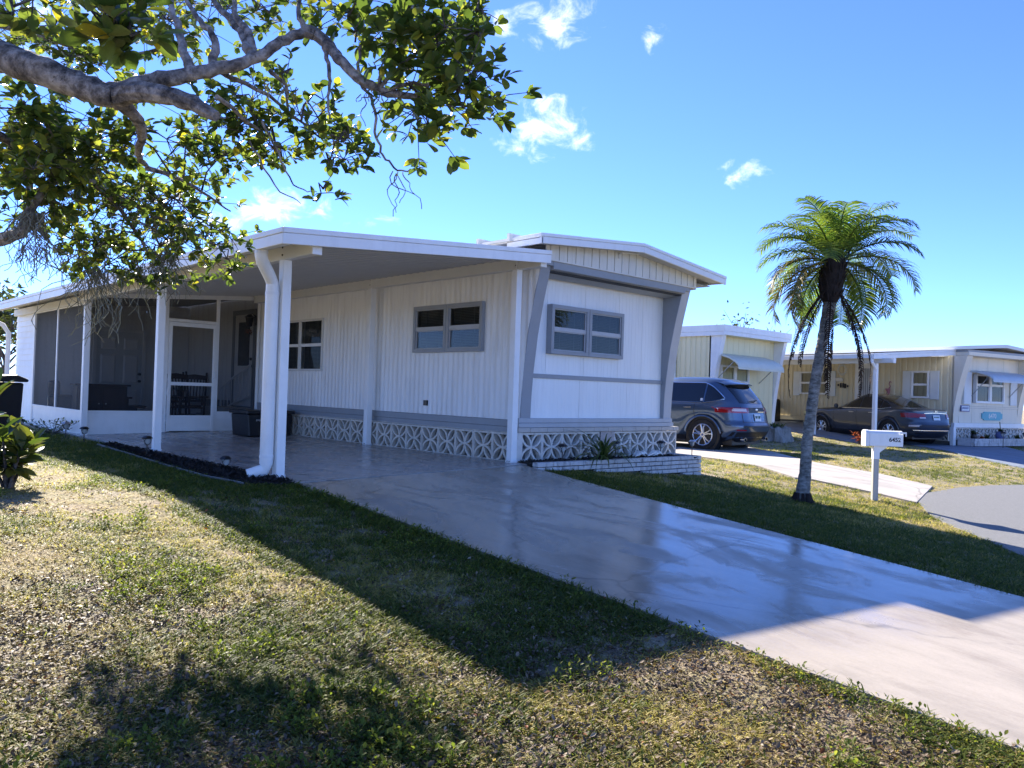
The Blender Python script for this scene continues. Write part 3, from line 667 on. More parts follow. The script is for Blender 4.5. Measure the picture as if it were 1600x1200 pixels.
# downspout on the corner post
dsx, dsy = -3.50, .085
b = MB()
pth = [(-3.78, -.01, 2.36), (-3.78, -.01, 2.27), (-3.76, .0, 2.215), (-3.60, .15, 2.095), (-3.55, .185, 2.03), (-3.545, .185, 1.9), (-3.545, .185, .10), (-3.565, .195, .03), (-3.72, .25, -.025)]
b.tube(pth, [.066]*5+[.072]*2+[.070, .066], 10, flat=1.0)
ds = b.build('downspout', M['white'], cp, True)
m = MB(); m.tube([(-3.545, .185, 1.90), (-3.545, .185, 1.93)], .076, 10).tube([(-3.545, .185, .16), (-3.545, .185, .19)], .076, 10).tube([(-3.78, -.01, 2.29), (-3.78, -.01, 2.315)], .070, 10); m.build('downspout_strap', M['trim_w'], ds, True)

# ------------------------------------------------------------------ screened porch
sr = tag(empty('screen_porch'), 'white framed screened porch with kick panels at the back of the carport', 'porch')
SY = 7.75; SX = -3.25; SYB = 11.4
def zs(x): return gz(x, SY)+.012
def bar(x0, x1, z0, z1, y=SY, t=.05, mat='white'):
    m = MB(); m.box(x0, x1, y-t/2, y+t/2, z0, z1); return m.build('frame_bar', M[mat], sr, bevel=.003)
def hz(x): return cz(x)-.10
def kick(x0, x1): m = MB(); m.box(x0, x1, SY-.012, SY+.012, zs(x0)-.0, .335); m.build('kick_panel', M['white'], sr)
def scr(x0, x1, z0, z1, z1b=None):
    m = MB(); m.add([(x0, SY, z0), (x1, SY, z0), (x1, SY, z1 if z1b is None else z1b), (x0, SY, z1)], [(0, 1, 2, 3)]); return m.build('screen_panel', M['screen'], sr, fix=False)
kick(-3.22, -1.90); kick(-.86, -.02)
bar(-3.22, -1.90, .335, .378); bar(-.86, -.02, .335, .378)
scr(-3.2, -1.92, .378, hz(-3.2), hz(-1.92)); scr(-.86, -.03, .378, hz(-.86), hz(-.03))
scr(-1.85, -.93, 2.15, hz(-1.85), hz(-.93))
bar(-1.92, -1.85, zs(-1.9), hz(-1.9)); bar(-.93, -.865, zs(-.9), hz(-.9)); bar(-1.85, -.93, 2.085, 2.14); bar(-.07, -.02, zs(0), hz(-.05))
m = MB(); m.add([(-3.22, SY-.03, hz(-3.22)-.045), (0, SY-.03, hz(0)-.045), (0, SY-.03, hz(0)+.04), (-3.22, SY-.03, hz(-3.22)+.04), (-3.22, SY+.03, hz(-3.22)-.045), (0, SY+.03, hz(0)-.045), (0, SY+.03, hz(0)+.04), (-3.22, SY+.03, hz(-3.22)+.04)],
      [(0, 1, 2, 3), (4, 7, 6, 5), (0, 4, 5, 1), (2, 6, 7, 3), (0, 3, 7, 4), (1, 5, 6, 2)]); m.build('header', M['white'], sr)
d = MB(); x0, x1 = -1.845, -.935
for b in ((x0, x0+.06, SY-.055, SY-.028, -.01, 2.075), (x1-.06, x1, SY-.055, SY-.028, -.01, 2.075), (x0+.06, x1-.06, SY-.055, SY-.028, 2.0, 2.075), (x0+.06, x1-.06, SY-.055, SY-.028, .87, .935), (x0+.06, x1-.06, SY-.055, SY-.028, .0, .06)): d.box(*b)
sd = d.build('screen_door', M['white'], sr, bevel=.003)
m = MB(); m.box(x0+.06, x1-.06, SY-.048, SY-.036, .06, .30); m.build('door_kick_panel', M['white'], sd)
for z0, z1 in ((.30, .87), (.935, 2.0)):
    m = MB(); m.add([(x0+.06, SY-.042, z0), (x1-.06, SY-.042, z0), (x1-.06, SY-.042, z1), (x0+.06, SY-.042, z1)], [(0, 1, 2, 3)]); m.build('door_screen', M['screen'], sd, fix=False)
m = MB(); m.tube([(x1-.03, SY-.05, 1.02), (x1-.03, SY-.10, 1.03), (x1-.03, SY-.10, 1.14), (x1-.03, SY-.05, 1.15)], .009, 6); m.build('door_handle', M['trim_w'], sd, True)
# side towards the lawn
for y0, y1 in ((SY, 9.62), (9.68, SYB)):
    m = MB(); m.add([(SX, y0, .36), (SX, y1, .36), (SX, y1, 2.30), (SX, y0, 2.30)], [(0, 1, 2, 3)]); m.build('screen_panel', M['screen'], sr, fix=False)
m = MB(); m.box(SX-.014, SX+.012, SY-.02, SYB, -.09, .335); m.build('kick_panel', M['white'], sr)
for b in ((SX-.025, SX+.025, SY, SYB, .335, .372), (SX-.02, SX+.02, 9.62, 9.68, .372, 2.29), (SX-.03, SX+.03, SYB-.06, SYB+.06, -.1, 2.34), (SX-.03, SX+.03, SY, SYB, 2.27, 2.33)):
    m = MB(); m.box(*b); m.build('frame_bar', M['white'], sr, bevel=.003)

# ------------------------------------------------------------------ storage room at the back
sh = tag(empty('storage_room'), 'white lap sided storage room behind the screened porch', 'shed')
tr('wall_core', M['grey_back'], (SX+.03, -.03, SYB+.05, 13.1, -.1, 2.5), par=sh)
def lap(name, p0, p1, z0, z1, n_in, mat, step=.125):
    p0 = Vector(p0); p1 = Vector(p1); n = Vector(n_in); z = z0
    while z < z1-.01:
        zt = min(z+step, z1); m = MB()
        A, B = p0+n*.022, p1+n*.022; A2, B2 = p0+n*.004, p1+n*.004
        m.add([(A.x, A.y, z), (B.x, B.y, z), (B2.x, B2.y, zt), (A2.x, A2.y, zt), (p0.x, p0.y, z), (p1.x, p1.y, z)], [(0, 1, 2, 3), (4, 5, 1, 0)]); m.build(name, mat, sh, fix=False); z = zt
lap('siding_board', (SX+.02, 13.1, 0), (SX+.02, SYB+.06, 0), -.08, 2.33, (-1, 0, 0), M['white'])
lap('siding_board', (SX+.02, SYB+.045, 0), (-2.12, SYB+.045, 0), -.05, 2.6, (0, -1, 0), M['white_side'], .115)
lap('siding_board', (-1.0, SYB+.045, 0), (-.02, SYB+.045, 0), -.05, 2.7, (0, -1, 0), M['white_side'], .115)
lap('siding_board', (-2.12, SYB+.045, 0), (-1.0, SYB+.045, 0), 2.08, 2.65, (0, -1, 0), M['white_side'], .115)
d = MB()
for b in ((-2.12, -2.05, SYB-.01, SYB+.05, 0, 2.08), (-1.07, -1.0, SYB-.01, SYB+.05, 0, 2.08), (-2.05, -1.07, SYB-.01, SYB+.05, 2.02, 2.08)): d.box(*b)
pd = d.build('panel_door', M['white'], sh)
m = MB(); m.box(-2.05, -1.07, SYB+.012, SYB+.05, 0, 2.02); m.build('door_leaf', M['shutter'], pd)
for cxx in (-1.80, -1.32):
    for z0, z1 in ((.18, .72), (.86, 1.50), (1.62, 1.88)):
        m = MB(); a, b = cxx-.16, cxx+.16
        m.add([(a, SYB+.010, z0), (b, SYB+.010, z0), (b, SYB+.010, z1), (a, SYB+.010, z1), (a+.035, SYB-.008, z0+.035), (b-.035, SYB-.008, z0+.035), (b-.035, SYB-.008, z1-.035), (a+.035, SYB-.008, z1-.035)], [(0, 1, 5, 4), (1, 2, 6, 5), (2, 3, 7, 6), (3, 0, 4, 7), (4, 5, 6, 7)]); m.build('door_panel', M['white'], pd)
for z in (.92, 1.08):
    m = MB(); m.tube([(-1.13, SYB+.02, z), (-1.13, SYB-.05, z)], .03, 10); m.build('door_handle', M['blackm'], pd, True)
m = MB(); m.tube([(-3.80, 13.2, 2.35), (-3.78, 13.15, 2.2), (-3.52, 13.05, 2.08), (-3.42, 13.0, 1.9), (-3.42, 13.0, 0)], .05, 8); m.build('downspout', M['white'], sh, True)
# ------------------------------------------------------------------ planter in front
pl = tag(empty('brick_planter'), 'low whitewashed brick planter in front of the pierced block skirt', 'planter')
PA, PBp, PC = Vector((-.24, -.62)), Vector((3.27, -.74)), Vector((3.34, -.10))     # top outline, front left to front right, then back
ztop = .055
def course(a, b, z0, z1, off, n, L=.30):
    d = (b-a); ln = d.length; d = d/ln; nrm = Vector((d.y, -d.x)); t = -off
    while t < ln:
        s0, s1 = max(0, t)+.005, min(ln, t+L)-.005
        if s1-s0 > .03:
            j = random.uniform(-.006, .006); q = [a+d*s0+nrm*j, a+d*s1+nrm*(j+random.uniform(-.004, .004))]; q += [q[1]-nrm*.11, q[0]-nrm*.11]
            m = MB(); m.prism([(p.x, p.y) for p in q], 2, z0+.004+random.uniform(0, .003), z1-.004); m.build('brick', M['pbrick'], pl, bevel=.005)
        t += L
H = .062
for r in range(6):
    z1 = ztop - r*H; a = PA.copy(); b = PBp.copy()
    x_lo = 0
    # lower courses start where the land has dropped enough
    dd = (b-a).normalized(); s = 0
    while s < (b-a).length and gz((a+dd*s).x, (a+dd*s).y) > z1-.012: s += .05
    if (b-a).length - s > .2: course(a+dd*s, b, z1-H, z1, (r % 2)*.15+random.uniform(0, .04), None)
    course(b, PC, z1-H, z1, (1-r % 2)*.15, None)
m = MB(); m.prism([(-.2, -.57), (3.22, -.68), (3.28, -.08), (-.05, -.06)], 2, -.45, ztop-.062+.03); m.build('soil_bed', M['mulch'], pl)
m = MB()
for k in range(500):
    t = random.random(); x = lerp(-.1, 3.15, t); y = random.uniform(-.52-.22*t, -.12); s = random.uniform(.012, .035); a = random.random()*6.3
    Tm = Matrix.Translation((x, y, .035)) @ Euler((random.uniform(-.6, .6), random.uniform(-.6, .6), a)).to_matrix().to_4x4(); m.box(-s, s, -s*.4, s*.4, -.005, .006, Tm)
tag(m.build('bark_mulch', M['mulch'], pl), kind='stuff')
m = MB()
for k in range(9):
    c = Vector((random.uniform(2.0, 2.5), random.uniform(-.5, -.42), .06)); 
    m.tube([c+Vector((-.12, 0, 0)), c+Vector((random.uniform(-.03, .03), 0, .05)), c+Vector((.14, .01, .0))], [.01, .05, .008], 6, flat=.6)
tag(m.build('crumpled_sheet', M['shutter'], smooth=True), 'crumpled pale plastic sheet lying on the dark planter soil', 'plastic sheet')

# ------------------------------------------------------------------ solar path lights
def solar_light(name, loc, label, clear=False, h=.16, s=1.0):
    r = tag(empty(name, loc), label, 'path light', 'solar lights set in the beds'); mt = M['blackm']
    m = MB(); m.tube([(0, 0, -.05), (0, 0, h)], .008*s, 6); m.build('stake', mt, r)
    m = MB(); z = h; m.lathe([(.012, z), (.03*s, z+.012), (.05*s, z+.075*s), (.047*s, z+.078*s)], 10); m.build('lamp_glass', M['lampglass'], r, True)
    m = MB()
    for k in range(6):
        a0 = k*math.pi/3; pts = []
        for i in range(6):
            t = i/5; rr = (.018+.036*math.sin(t*math.pi*.75)**1)*s; a = a0 + .55*math.sin(t*math.pi)*(1 if k % 2 else -1); pts.append((rr*math.cos(a), rr*math.sin(a), h+t*.082*s))
        m.tube(pts, .0035*s, 4)
    m.build('cage', mt, r)
    m = MB(); m.lathe([(.07*s, h+.080*s), (.072*s, h+.088*s), (.052*s, h+.108*s), (.03*s, h+.118*s), (.0, h+.119*s)], 6); m.build('cap', M['black'] if not clear else M['galv'], r)
    return r
def gl(u, v): p = ground_at(u, v); return (p.x, p.y, p.z)
solar_light('solar_light', gl(229, 715), 'black solar lantern at the edge of the mulch strip near the second carport post', h=.17)
p = ground_at(352, 735); solar_light('solar_light', (p.x, p.y, p.z), 'black solar lantern low in the mulch strip nearest the downspout', h=.05)
p = ground_at(131, 691); solar_light('solar_light', (p.x, p.y, p.z), 'black solar lantern at the foot of the porch corner post', h=.13)
p = ground_at(125, 689); solar_light('solar_light', (p.x+.02, p.y+.9, p.z), 'pale topped solar lantern against the porch kick panel corner', True, h=.14, s=1.1)
p = ground_at(67, 687); solar_light('solar_light', (p.x, p.y+1.6, p.z), 'black solar lantern beyond the bush on the lawn by the porch side', h=.14, s=1.15)
solar_light('solar_light', (.38, -.46, .03), 'black solar lantern in the planter left of the strap leaved clump', h=.13)
solar_light('solar_light', (1.62, -.36, .03), 'black solar lantern behind the strap leaved clump in the planter', h=.14)
solar_light('solar_light', (2.64, -.42, .03), 'black solar lantern in the right half of the planter', h=.13)
solar_light('solar_light', (3.18, -.62, .045), 'slim clear solar lantern on the right end of the brick planter', True, h=.15, s=.8)

# ------------------------------------------------------------------ leaves and plants
def leaf_pts(L, w, fold=.18, curl=.15, n=4):
    """pointed oval leaf lying along +y, folded on its midrib"""
    rows = []
    for i in range(n+1):
        t = i/n; ww = w*math.sin(math.pi*min(.999, (t**1.15)))**.62*.5 if 0 < t < 1 else .001
        z = -curl*L*t*t; rows.append([(-ww, L*t, z+ww*fold), (0, L*t, z), (ww, L*t, z+ww*fold)])
    return rows
def leaf_mesh(name, mat, L=1, w=.45, **k):
    m = MB(); m.grid(leaf_pts(L, w, **k)); return m.mesh(name, mat, True)
def frame(p, d, roll=0, up=Vector((0, 0, 1))):
    d = Vector(d).normalized(); x = d.cross(up)
    if x.length < 1e-4: x = Vector((1, 0, 0))
    x.normalize(); z = x.cross(d); Mx = Matrix(((x.x, d.x, z.x, 0), (x.y, d.y, z.y, 0), (x.z, d.z, z.z, 0), (0, 0, 0, 1)))
    return Matrix.Translation(p) @ Mx @ Matrix.Rotation(roll, 4, 'Y')
def strap(m, base, az, L, w, el0, droop, n=7):
    p = Vector(base); el = el0; pts = []; d = L/n
    for i in range(n+1):
        t = i/n; ww = w*(.6+.8*t if t < .4 else 1.0-(t-.4)*1.55)*.5; ww = max(.001, ww)
        sd = Vector((-math.sin(az), math.cos(az), 0)); pts.append([p-sd*ww+Vector((0, 0, ww*.3)), p, p+sd*ww+Vector((0, 0, ww*.3))])
        p = p + Vector((math.cos(az)*math.cos(el), math.sin(az)*math.cos(el), math.sin(el)))*d; el -= droop/n
    m.grid(pts)
def strap_plant(name, loc, n, L, w, label, mat='plant', group=None, el=(.5, 1.35), droop=(1.2, 2.2), part='leaf'):
    r = tag(empty(name, loc), label, 'plant', group)
    for k in range(n):
        m = MB(); a = k*2.4+random.uniform(-.3, .3); l = L*random.uniform(.6, 1.1)
        strap(m, (math.cos(a)*.02, math.sin(a)*.02, 0), a, l, w*random.uniform(.8, 1.2), random.uniform(*el), random.uniform(*droop)); m.build(part, M[mat], r, True, fix=False)
    return r
strap_plant('strap_leaf_plant', (1.12, -.56, .03), 56, .74, .038, 'green strap leaved clump spilling over the planter edge')
def leafy(name, loc, n, L, w, spread, h, mat, label, cat='plant', group=None, stems=6):
    """several stems with leaves set round them"""
    r = tag(empty(name, loc), label, cat, group); sm = MB(); k = 0
    lm = leaf_mesh('leaf', M[mat], 1, w/L, n=5, curl=.25, fold=.35)
    for s in range(stems):
        a = s*2.4+random.random(); rr = spread*math.sqrt((s+.5)/stems); top = Vector((math.cos(a)*rr, math.sin(a)*rr, h*random.uniform(.65, 1.0)))
        pts = [Vector((top.x*.15, top.y*.15, 0)), Vector((top.x*.55, top.y*.55, top.z*.55)), top]; sm.tube(pts, [L*.07, L*.05, L*.03], 5)
        q = n//stems
        for i in range(q):
            t = .25+.75*(i+1)/q; p = pts[0].lerp(pts[1], t*2) if t < .5 else pts[1].lerp(pts[2], (t-.5)*2)
            b = i*2.399+s; el = lerp(-.1, 1.1, t**2)+random.uniform(-.25, .25); d = Vector((math.cos(b)*math.cos(el), math.sin(b)*math.cos(el), math.sin(el)))
            ll = L*random.uniform(.65, 1.1); inst(lm, 'leaf', frame(p, d, random.uniform(-.5, .5)) @ Matrix.Diagonal((ll, ll, ll, 1)), r)
    sm.build('stem', M['twig'], r, True); return r
pc = ground_at(12, 762); leafy('broad_leaf_shrub', (pc.x, pc.y, gz(pc.x, pc.y)), 110, .27, .105, .26, .52, 'croton', 'glossy broad leaved shrub at the left edge of the sunlit lawn', 'shrub', stems=9)
pc = ground_at(-8, 758); leafy('broad_leaf_shoot', (pc.x-.03, pc.y+.2, gz(pc.x, pc.y)), 20, .25, .12, .07, .98, 'croton', 'tall shoot with upturned broad leaves in front of the black wheeled bin', 'shrub', stems=3)
for k, (u, v, lab) in enumerate(((105, 682, 'weedy green bush growing along the porch kick panel'),)):
    p = ground_at(u, v); leafy('weed_bush', (p.x, p.y+.9, p.z), 240, .07, .03, .62, .26, 'plant', lab, 'bush', stems=24)

# ------------------------------------------------------------------ things on the patio and in the porch
sb = tag(empty('storage_box', (-.68, 6.15, .0), R(4)), 'black plastic lidded storage box on the patio beside the block skirt', 'storage box')
m = MB(); m.prism([(-.42, .0), (.42, .0), (.46, .40), (-.46, .40)], 1, -.30, .30); m.build('body', M['black'], sb, bevel=.02)
m = MB(); m.box(-.49, .49, -.33, .33, .405, .47); m.build('lid', M['black'], sb, bevel=.015)
m = MB()
for k in range(4): m.box(-.29+k*.028, -.29+k*.028+.019, -.306, -.300, .275+(.01 if k == 1 else 0), .310)
m.build('label_print', M['galv'], sb).location = (0, 0, 0)
def rocker(name, loc, rz, label, g):
    r = tag(empty(name, loc, rz), label, 'rocking chair', g); w = M['wood_d']
    for s in (-1, 1):
        m = MB(); m.tube([(s*.27, -.42, .10), (s*.27, -.2, .035), (s*.27, .1, .02), (s*.27, .38, .07), (s*.27, .55, .14)], .02, 6); m.build('rocker', w, r, True)
        m = MB(); m.tube([(s*.25, .24, .05), (s*.25, .30, .5), (s*.25, .46, 1.16)], .022, 6); m.build('back_post', w, r, True)
        m = MB(); m.tube([(s*.27, -.25, .04), (s*.27, -.26, .62)], .022, 6); m.build('front_leg', w, r, True)
        m = MB(); m.box(s*.28-.05, s*.28+.05, -.33, .33, .62, .645); m.build('armrest', w, r, bevel=.01)
    m = MB(); m.box(-.26, .26, -.27, .28, .40, .435); m.build('seat', w, r, bevel=.01)
    m = MB(); m.prism([(-.25, 1.0), (.25, 1.0), (.25, 1.09), (0, 1.12), (-.25, 1.09)], 1, .40, .43); m.build('top_rail', w, r)
    m = MB(); m.box(-.25, .25, .30, .325, .50, .54); m.build('lower_rail', w, r)
    for k in range(7):
        x = -.2+k*.0667; m = MB(); m.tube([(x, .31, .53), (x, .42, 1.01)], .013, 5); m.build('back_slat', w, r, True)
    m = MB(); m.tube([(-.27, -.24, .22), (.27, -.24, .22)], .013, 5).tube([(-.25, .26, .22), (.25, .26, .22)], .013, 5); m.build('stretcher', w, r, True)
    return r
rc = rocker('rocking_chair', (-1.05, 8.85, .0), R(8), 'dark wooden rocking chair seen through the screen door', 'dark rocking chairs in the porch')
c = copy_tree(rc); c['label'] = 'dark wooden rocking chair half hidden behind the screen door jamb'; c.location = (-.50, 9.95, 0); c.rotation_euler.z = R(-30)
tb = tag(empty('side_table', (-.86, 9.65, 0)), 'dark round table beside the rocking chairs behind the screen door', 'table')
m = MB(); m.lathe([(.0, .58), (.32, .58), (.33, .60), (.32, .62), (0, .62)], 20); m.build('table_top', M['wood_d'], tb)
for k in range(4):
    a = k*math.pi/2+.6; m = MB(); m.tube([(math.cos(a)*.22, math.sin(a)*.22, .58), (math.cos(a)*.26, math.sin(a)*.26, 0)], .025, 6); m.build('leg', M['wood_d'], tb, True)
fp = tag(empty('foliage_pot', (-.86, 9.65, .62)), 'dark leafy pot plant on the round table in the porch', 'pot plant')
m = MB(); m.lathe([(.06, 0), (.09, .14), (.08, .14)], 10); m.build('pot', M['wood_d'], fp)
m = MB()
for k in range(26): strap(m, (0, 0, .13), k*2.4, random.uniform(.16, .28), .04, random.uniform(.2, 1.3), 1.2, 4)
m.build('foliage', M['plant'], fp, True, fix=False)
cb = tag(empty('wooden_cabinet', (-2.62, 9.1, -.03), R(-6)), 'dark red brown wooden cabinet behind the porch screen left of the door', 'cabinet')
m = MB(); m.box(-.44, .44, -.26, .26, .05, .84); m.build('carcass', M['wood_d'], cb, bevel=.006)
m = MB(); m.box(-.48, .50, -.29, .29, .842, .875); m.build('top', M['wood_d'], cb, bevel=.006)
for s in (-1, 1):
    m = MB(); m.box(s*.215-.2, s*.215+.2, -.28, -.262, .10, .80); dd = m.build('cabinet_door', M['wood_d'], cb, bevel=.006)
    m = MB(); m.lathe([(.0, 0), (.012, .0), (.016, .02), (0, .025)], 8); kb = m.build('knob', M['galv'], dd); kb.matrix_local = Matrix.Translation((s*.06, -.28, .5)) @ Matrix.Rotation(math.pi/2, 4, 'X')
pcx = tag(empty('bench_seat', (-2.02, 9.2, -.03), R(-6)), 'dark wooden bench seat beside the cabinet in the porch', 'bench')
m = MB(); m.prism([(-.14, .42), (.22, .42), (.26, .46), (-.14, .46)], 1, -.28, .28); m.build('seat', M['wood_d'], pcx)
m = MB(); m.box(-.14, .08, -.27, .27, 0, .42); m.build('base', M['wood_d'], pcx)
m = MB(); m.box(-.18, -.02, -.30, .30, .60, .635); m.build('armrest', M['wood_d'], pcx, bevel=.01)
m = MB(); m.box(-.13, -.08, -.27, -.22, .46, .60).box(-.13, -.08, .22, .27, .46, .60); m.build('arm_post', M['wood_d'], pcx)
ac = tag(empty('armchair', (-2.75, 10.5, -.03), R(70)), 'dark padded armchair behind the porch side screens', 'armchair')
m = MB(); m.box(-.34, .34, -.34, .34, .12, .44); m.build('seat', M['black'], ac, bevel=.05)
m = MB(); m.box(-.34, .34, .24, .40, .40, .92); m.build('backrest', M['black'], ac, bevel=.06)
for s in (-1, 1):
    m = MB(); m.box(s*.40-.07, s*.40+.07, -.34, .38, .12, .62); m.build('armrest', M['black'], ac, bevel=.04)
m = MB()
for sx in (-.3, .3):
    for sy in (-.28, .3): m.box(sx-.025, sx+.025, sy-.025, sy+.025, 0, .12)
m.build('foot', M['wood_d'], ac)
st = tag(empty('entry_steps', (0, 0, 0)), 'white railed entry steps up to the house door inside the porch', 'steps')
for k in range(3):
    m = MB(); m.box(-.66, -.06, 7.9, 9.0+(2-k)*.26, .15*k-.02, .15*(k+1)); m.build('step', M['concw'], st, bevel=.01)
m = MB(); m.tube([(-.13, 9.25, .83), (-.13, 8.7, 1.05), (-.13, 7.88, 1.33)], .024, 8); m.build('handrail', M['white'], st, True)
m = MB(); m.tube([(-.13, 9.25, .30), (-.13, 8.7, .50), (-.13, 7.88, .70)], .02, 8); m.build('bottom_rail', M['white'], st, True)
for k in range(9):
    y = 9.25-k*.17; t = k/8; zt = lerp(.83, 1.33, t); zb = lerp(.30, .70, t)
    m = MB(); m.tube([(-.13, y, .02 if k == 0 else zb), (-.13, y, zt)], .024 if k in (0, 8) else .010, 6); m.build('baluster', M['white'], st, True)
wl = tag(empty('wall_lantern', (-.02, 7.98-.1, 2.25)), 'black coach lantern with a red flower basket beside the porch house door', 'lantern')
m = MB(); m.box(-.03, .0, -.05, .05, -.1, .1); m.build('back_plate', M['blackm'], wl)
m = MB(); m.tube([(-.02, 0, .08), (-.10, 0, .14), (-.16, 0, .10)], .012, 6); m.build('arm', M['blackm'], wl, True)
m = MB(); m.lathe([(.02, -.14), (.06, -.12), (.085, .05), (.11, .06), (.02, .12)], 8, (-.16, 0, 0)); m.build('lamp_body', M['blackm'], wl)
m = MB()
for k in range(40):
    d = Vector((random.gauss(0, 1), random.gauss(0, 1), random.gauss(0, .7))).normalized(); strap(m, Vector((-.16, 0, -.25))+d*.05, random.random()*6.3, .07, .03, random.uniform(-.5, 1), 1, 3)
m.build('flower_basket', M['redplant'], wl, True, fix=False)

# wheeled bin at the far left
wb_p = at(-4, 655, 11.2); bn = tag(empty('wheeled_bin', (wb_p.x-.08, wb_p.y, gz(wb_p.x, wb_p.y)), R(40)), 'black wheeled bin at the far left behind the broad leaved shrub', 'bin')
m = MB(); m.prism([(-.22, .08), (.22, .08), (.28, .95), (-.28, .95)], 1, -.27, .27); m.build('body', M['black'], bn, bevel=.03)
m = MB(); m.prism([(-.32, .96), (.32, .96), (.32, 1.0), (.1, 1.06), (-.32, 1.04)], 1, -.31, .31); m.build('lid', M['black'], bn, bevel=.02)
for s in (-1, 1):
    m = MB(); m.tube([(.2, s*.29-.03, .1), (.2, s*.29+.03, .1)], .10, 14); m.build('wheel', M['tyre'], bn, True)

# ------------------------------------------------------------------ mailbox
mp_ = ground_at(1366, 781); mbx = tag(empty('mailbox', (mp_.x, mp_.y, mp_.z), math.atan2(-.686, .728)-R(3)), 'white metal mailbox on a weathered white post by the street', 'mailbox')
m = MB(); m.box(-.04, .04, -.04, .04, -.1, .60); m.build('post', M['wood_g'], mbx, bevel=.006)
m = MB(); m.box(-.044, .044, -.044, .044, .602, .80); m.build('post_sleeve', M['white'], mbx, bevel=.006)
m = MB(); m.prism([(.05, .70), (.17, .795), (.05, .795)], 1, -.02, .02); m.build('bracket', M['white'], mbx)
prof = [(-.085, .80), (.085, .80), (.085, .98)] + [(.085*math.cos(a), .98+.05*math.sin(a)) for a in np.linspace(.3, math.pi-.3, 6)] + [(-.085, .98)]
m = MB(); m.prism(prof, 0, -.12, .36); bxo = m.build('box', M['white'], mbx, bevel=.004)
prof2 = [(p*1.07, (q-.9)*1.05+.9) for p, q in prof]
m = MB(); m.prism(prof2, 0, -.18, -.125); m.build('box_door', M['trim_w'], mbx, bevel=.004)
m = MB(); m.box(.29, .31, -.10, -.092, .90, .92).box(.30, .40, -.098, -.094, .99, 1.015).box(.385, .40, -.098, -.094, .95, .99); m.build('flag', M['trim_w'], mbx)
text('house_number', '6452', .085, Matrix.Translation((.24, -.0865, .895)) @ Matrix.Rotation(math.pi/2, 4, 'X'), M['ink'], mbx)
# ------------------------------------------------------------------ neighbouring yellow home
def local(root): return root
def mh_window(par, O, U, N, w, h, cols, mats, **k): return window('window', par, O, U, N, w, h, cols, mats, **k)
na = tag(empty('yellow_home', (11.85, 4.7, -.22)), 'pale yellow mobile home with a white fascia and awning behind the parked slate car', 'mobile home')
AW = 3.62; fz = lambda z: {0: 0}.get(0)
def fin_profile(z0, z1, out):
    return [(-out*((z-z0)/(z1-z0))**1.6, z) for z in np.linspace(z0, z1, 10)]
def flat(name, mat, par, *b, bev=0):
    m = MB()
    for q in b: m.box(*q)
    return m.build(name, mat, par, bevel=bev)
def ribbed(name, mat, par, p0, p1, z0, z1, n, pitch, amp):
    p0 = Vector((*p0, 0)); p1 = Vector((*p1, 0)); d = (p1-p0); L = d.length; d /= L; n = Vector((*n, 0)); k = 0; row = []
    t = 0
    while t < L:
        for q, o in ((0, 0), (.55, 0), (.62, -amp), (.93, -amp)):
            s = min(L, t+q*pitch); row.append(p0+d*s+n*o)
        t += pitch
    m = MB(); m.grid([[(p.x, p.y, z0) for p in row], [(p.x, p.y, z1) for p in row]]); return m.build(name, mat, par, fix=False)
ribbed('side_siding', M['yellow'], na, (0, 12), (0, -.02), .45, 2.95, (-1, 0), .17, .02)
flat('wall_core', M['grey_back'], na, (.03, AW-.03, .03, 12, -.1, 2.9))
x = .2
while x < AW-.2:
    x1 = min(x+.30, AW-.2); flat('front_board', M['yellow'], na, (x+.004, x1-.004, -.02, .03, .45, 2.97)); x = x1
for x0, x1 in ((0, .19), (AW-.19, AW)):
    m = MB(); pf = fin_profile(.4, 2.95, .36); m.prism(pf+[(.05, 2.95), (.05, .4)], 0, x0, x1); m.build('front_fin', M['white'], na)
fascia([(-.08, 12, 3.22), (-.08, -.46, 3.22)], 0, .30, .03, 'roof_fascia', M['white'], na, lip=.62)
fascia([(-.079, -.461, 3.22), (AW+.06, -.461, 3.23)], 0, .28, .03, 'roof_fascia', M['white'], na, lip=.62)
flat('roof', M['white'], na, (-.05, AW+.05, -.43, 12, 3.10, 3.20)); flat('eave_soffit', M['yellow'], na, (-.05, AW+.05, -.43, .0, 2.955, 2.965))
mh_window(na, (.42, -.05, 1.02), (1, 0, 0), (0, -1, 0), 1.5, 1.12, 2, (M['white'], M['white'], M['glass'], M['blind']), fr=.05, mid=.58)
def awning(par, x0, x1, y, z, out, drop, mat, scallop=False, arms=True):
    m = MB(); rows = []
    pr = [(0, 0), (.25*out, -.05*drop), (.6*out, -.25*drop), (.85*out, -.52*drop), (.97*out, -.75*drop), (out, -drop)]
    n = int((x1-x0)/.11); xs = np.linspace(x0, x1, n+1)
    for o, dz in pr: rows.append([(xx, y-o, z+dz+(.012 if i % 2 else 0)) for i, xx in enumerate(xs)])
    rows2 = [[(p[0], p[1], p[2]-.02) for p in r] for r in rows]
    m.grid(rows); m.grid(rows2)
    for s in (0, -1): m.add([r[s] for r in rows]+[(r[s][0], r[s][1], r[s][2]-.05) for r in rows], [(i, i+1, i+7, i+6) for i in range(5)])
    m.add([(x0, y-out, z-drop), (x1, y-out, z-drop), (x1, y-out, z-drop-.05), (x0, y-out, z-drop-.05)], [(0, 1, 2, 3)])
    a = m.build('awning', mat, par, True, fix=False)
    for xx in (x0+.06, x1-.06):
        m = MB(); m.tube([(xx, y-.01, z-.78), (xx, y-out*.78, z-drop*.55)], .014, 6); m.build('awning_arm', M['galv'], a, True)
    return a
awning(na, .12, 2.62, -.03, 2.45, .78, .40, M['awn'])
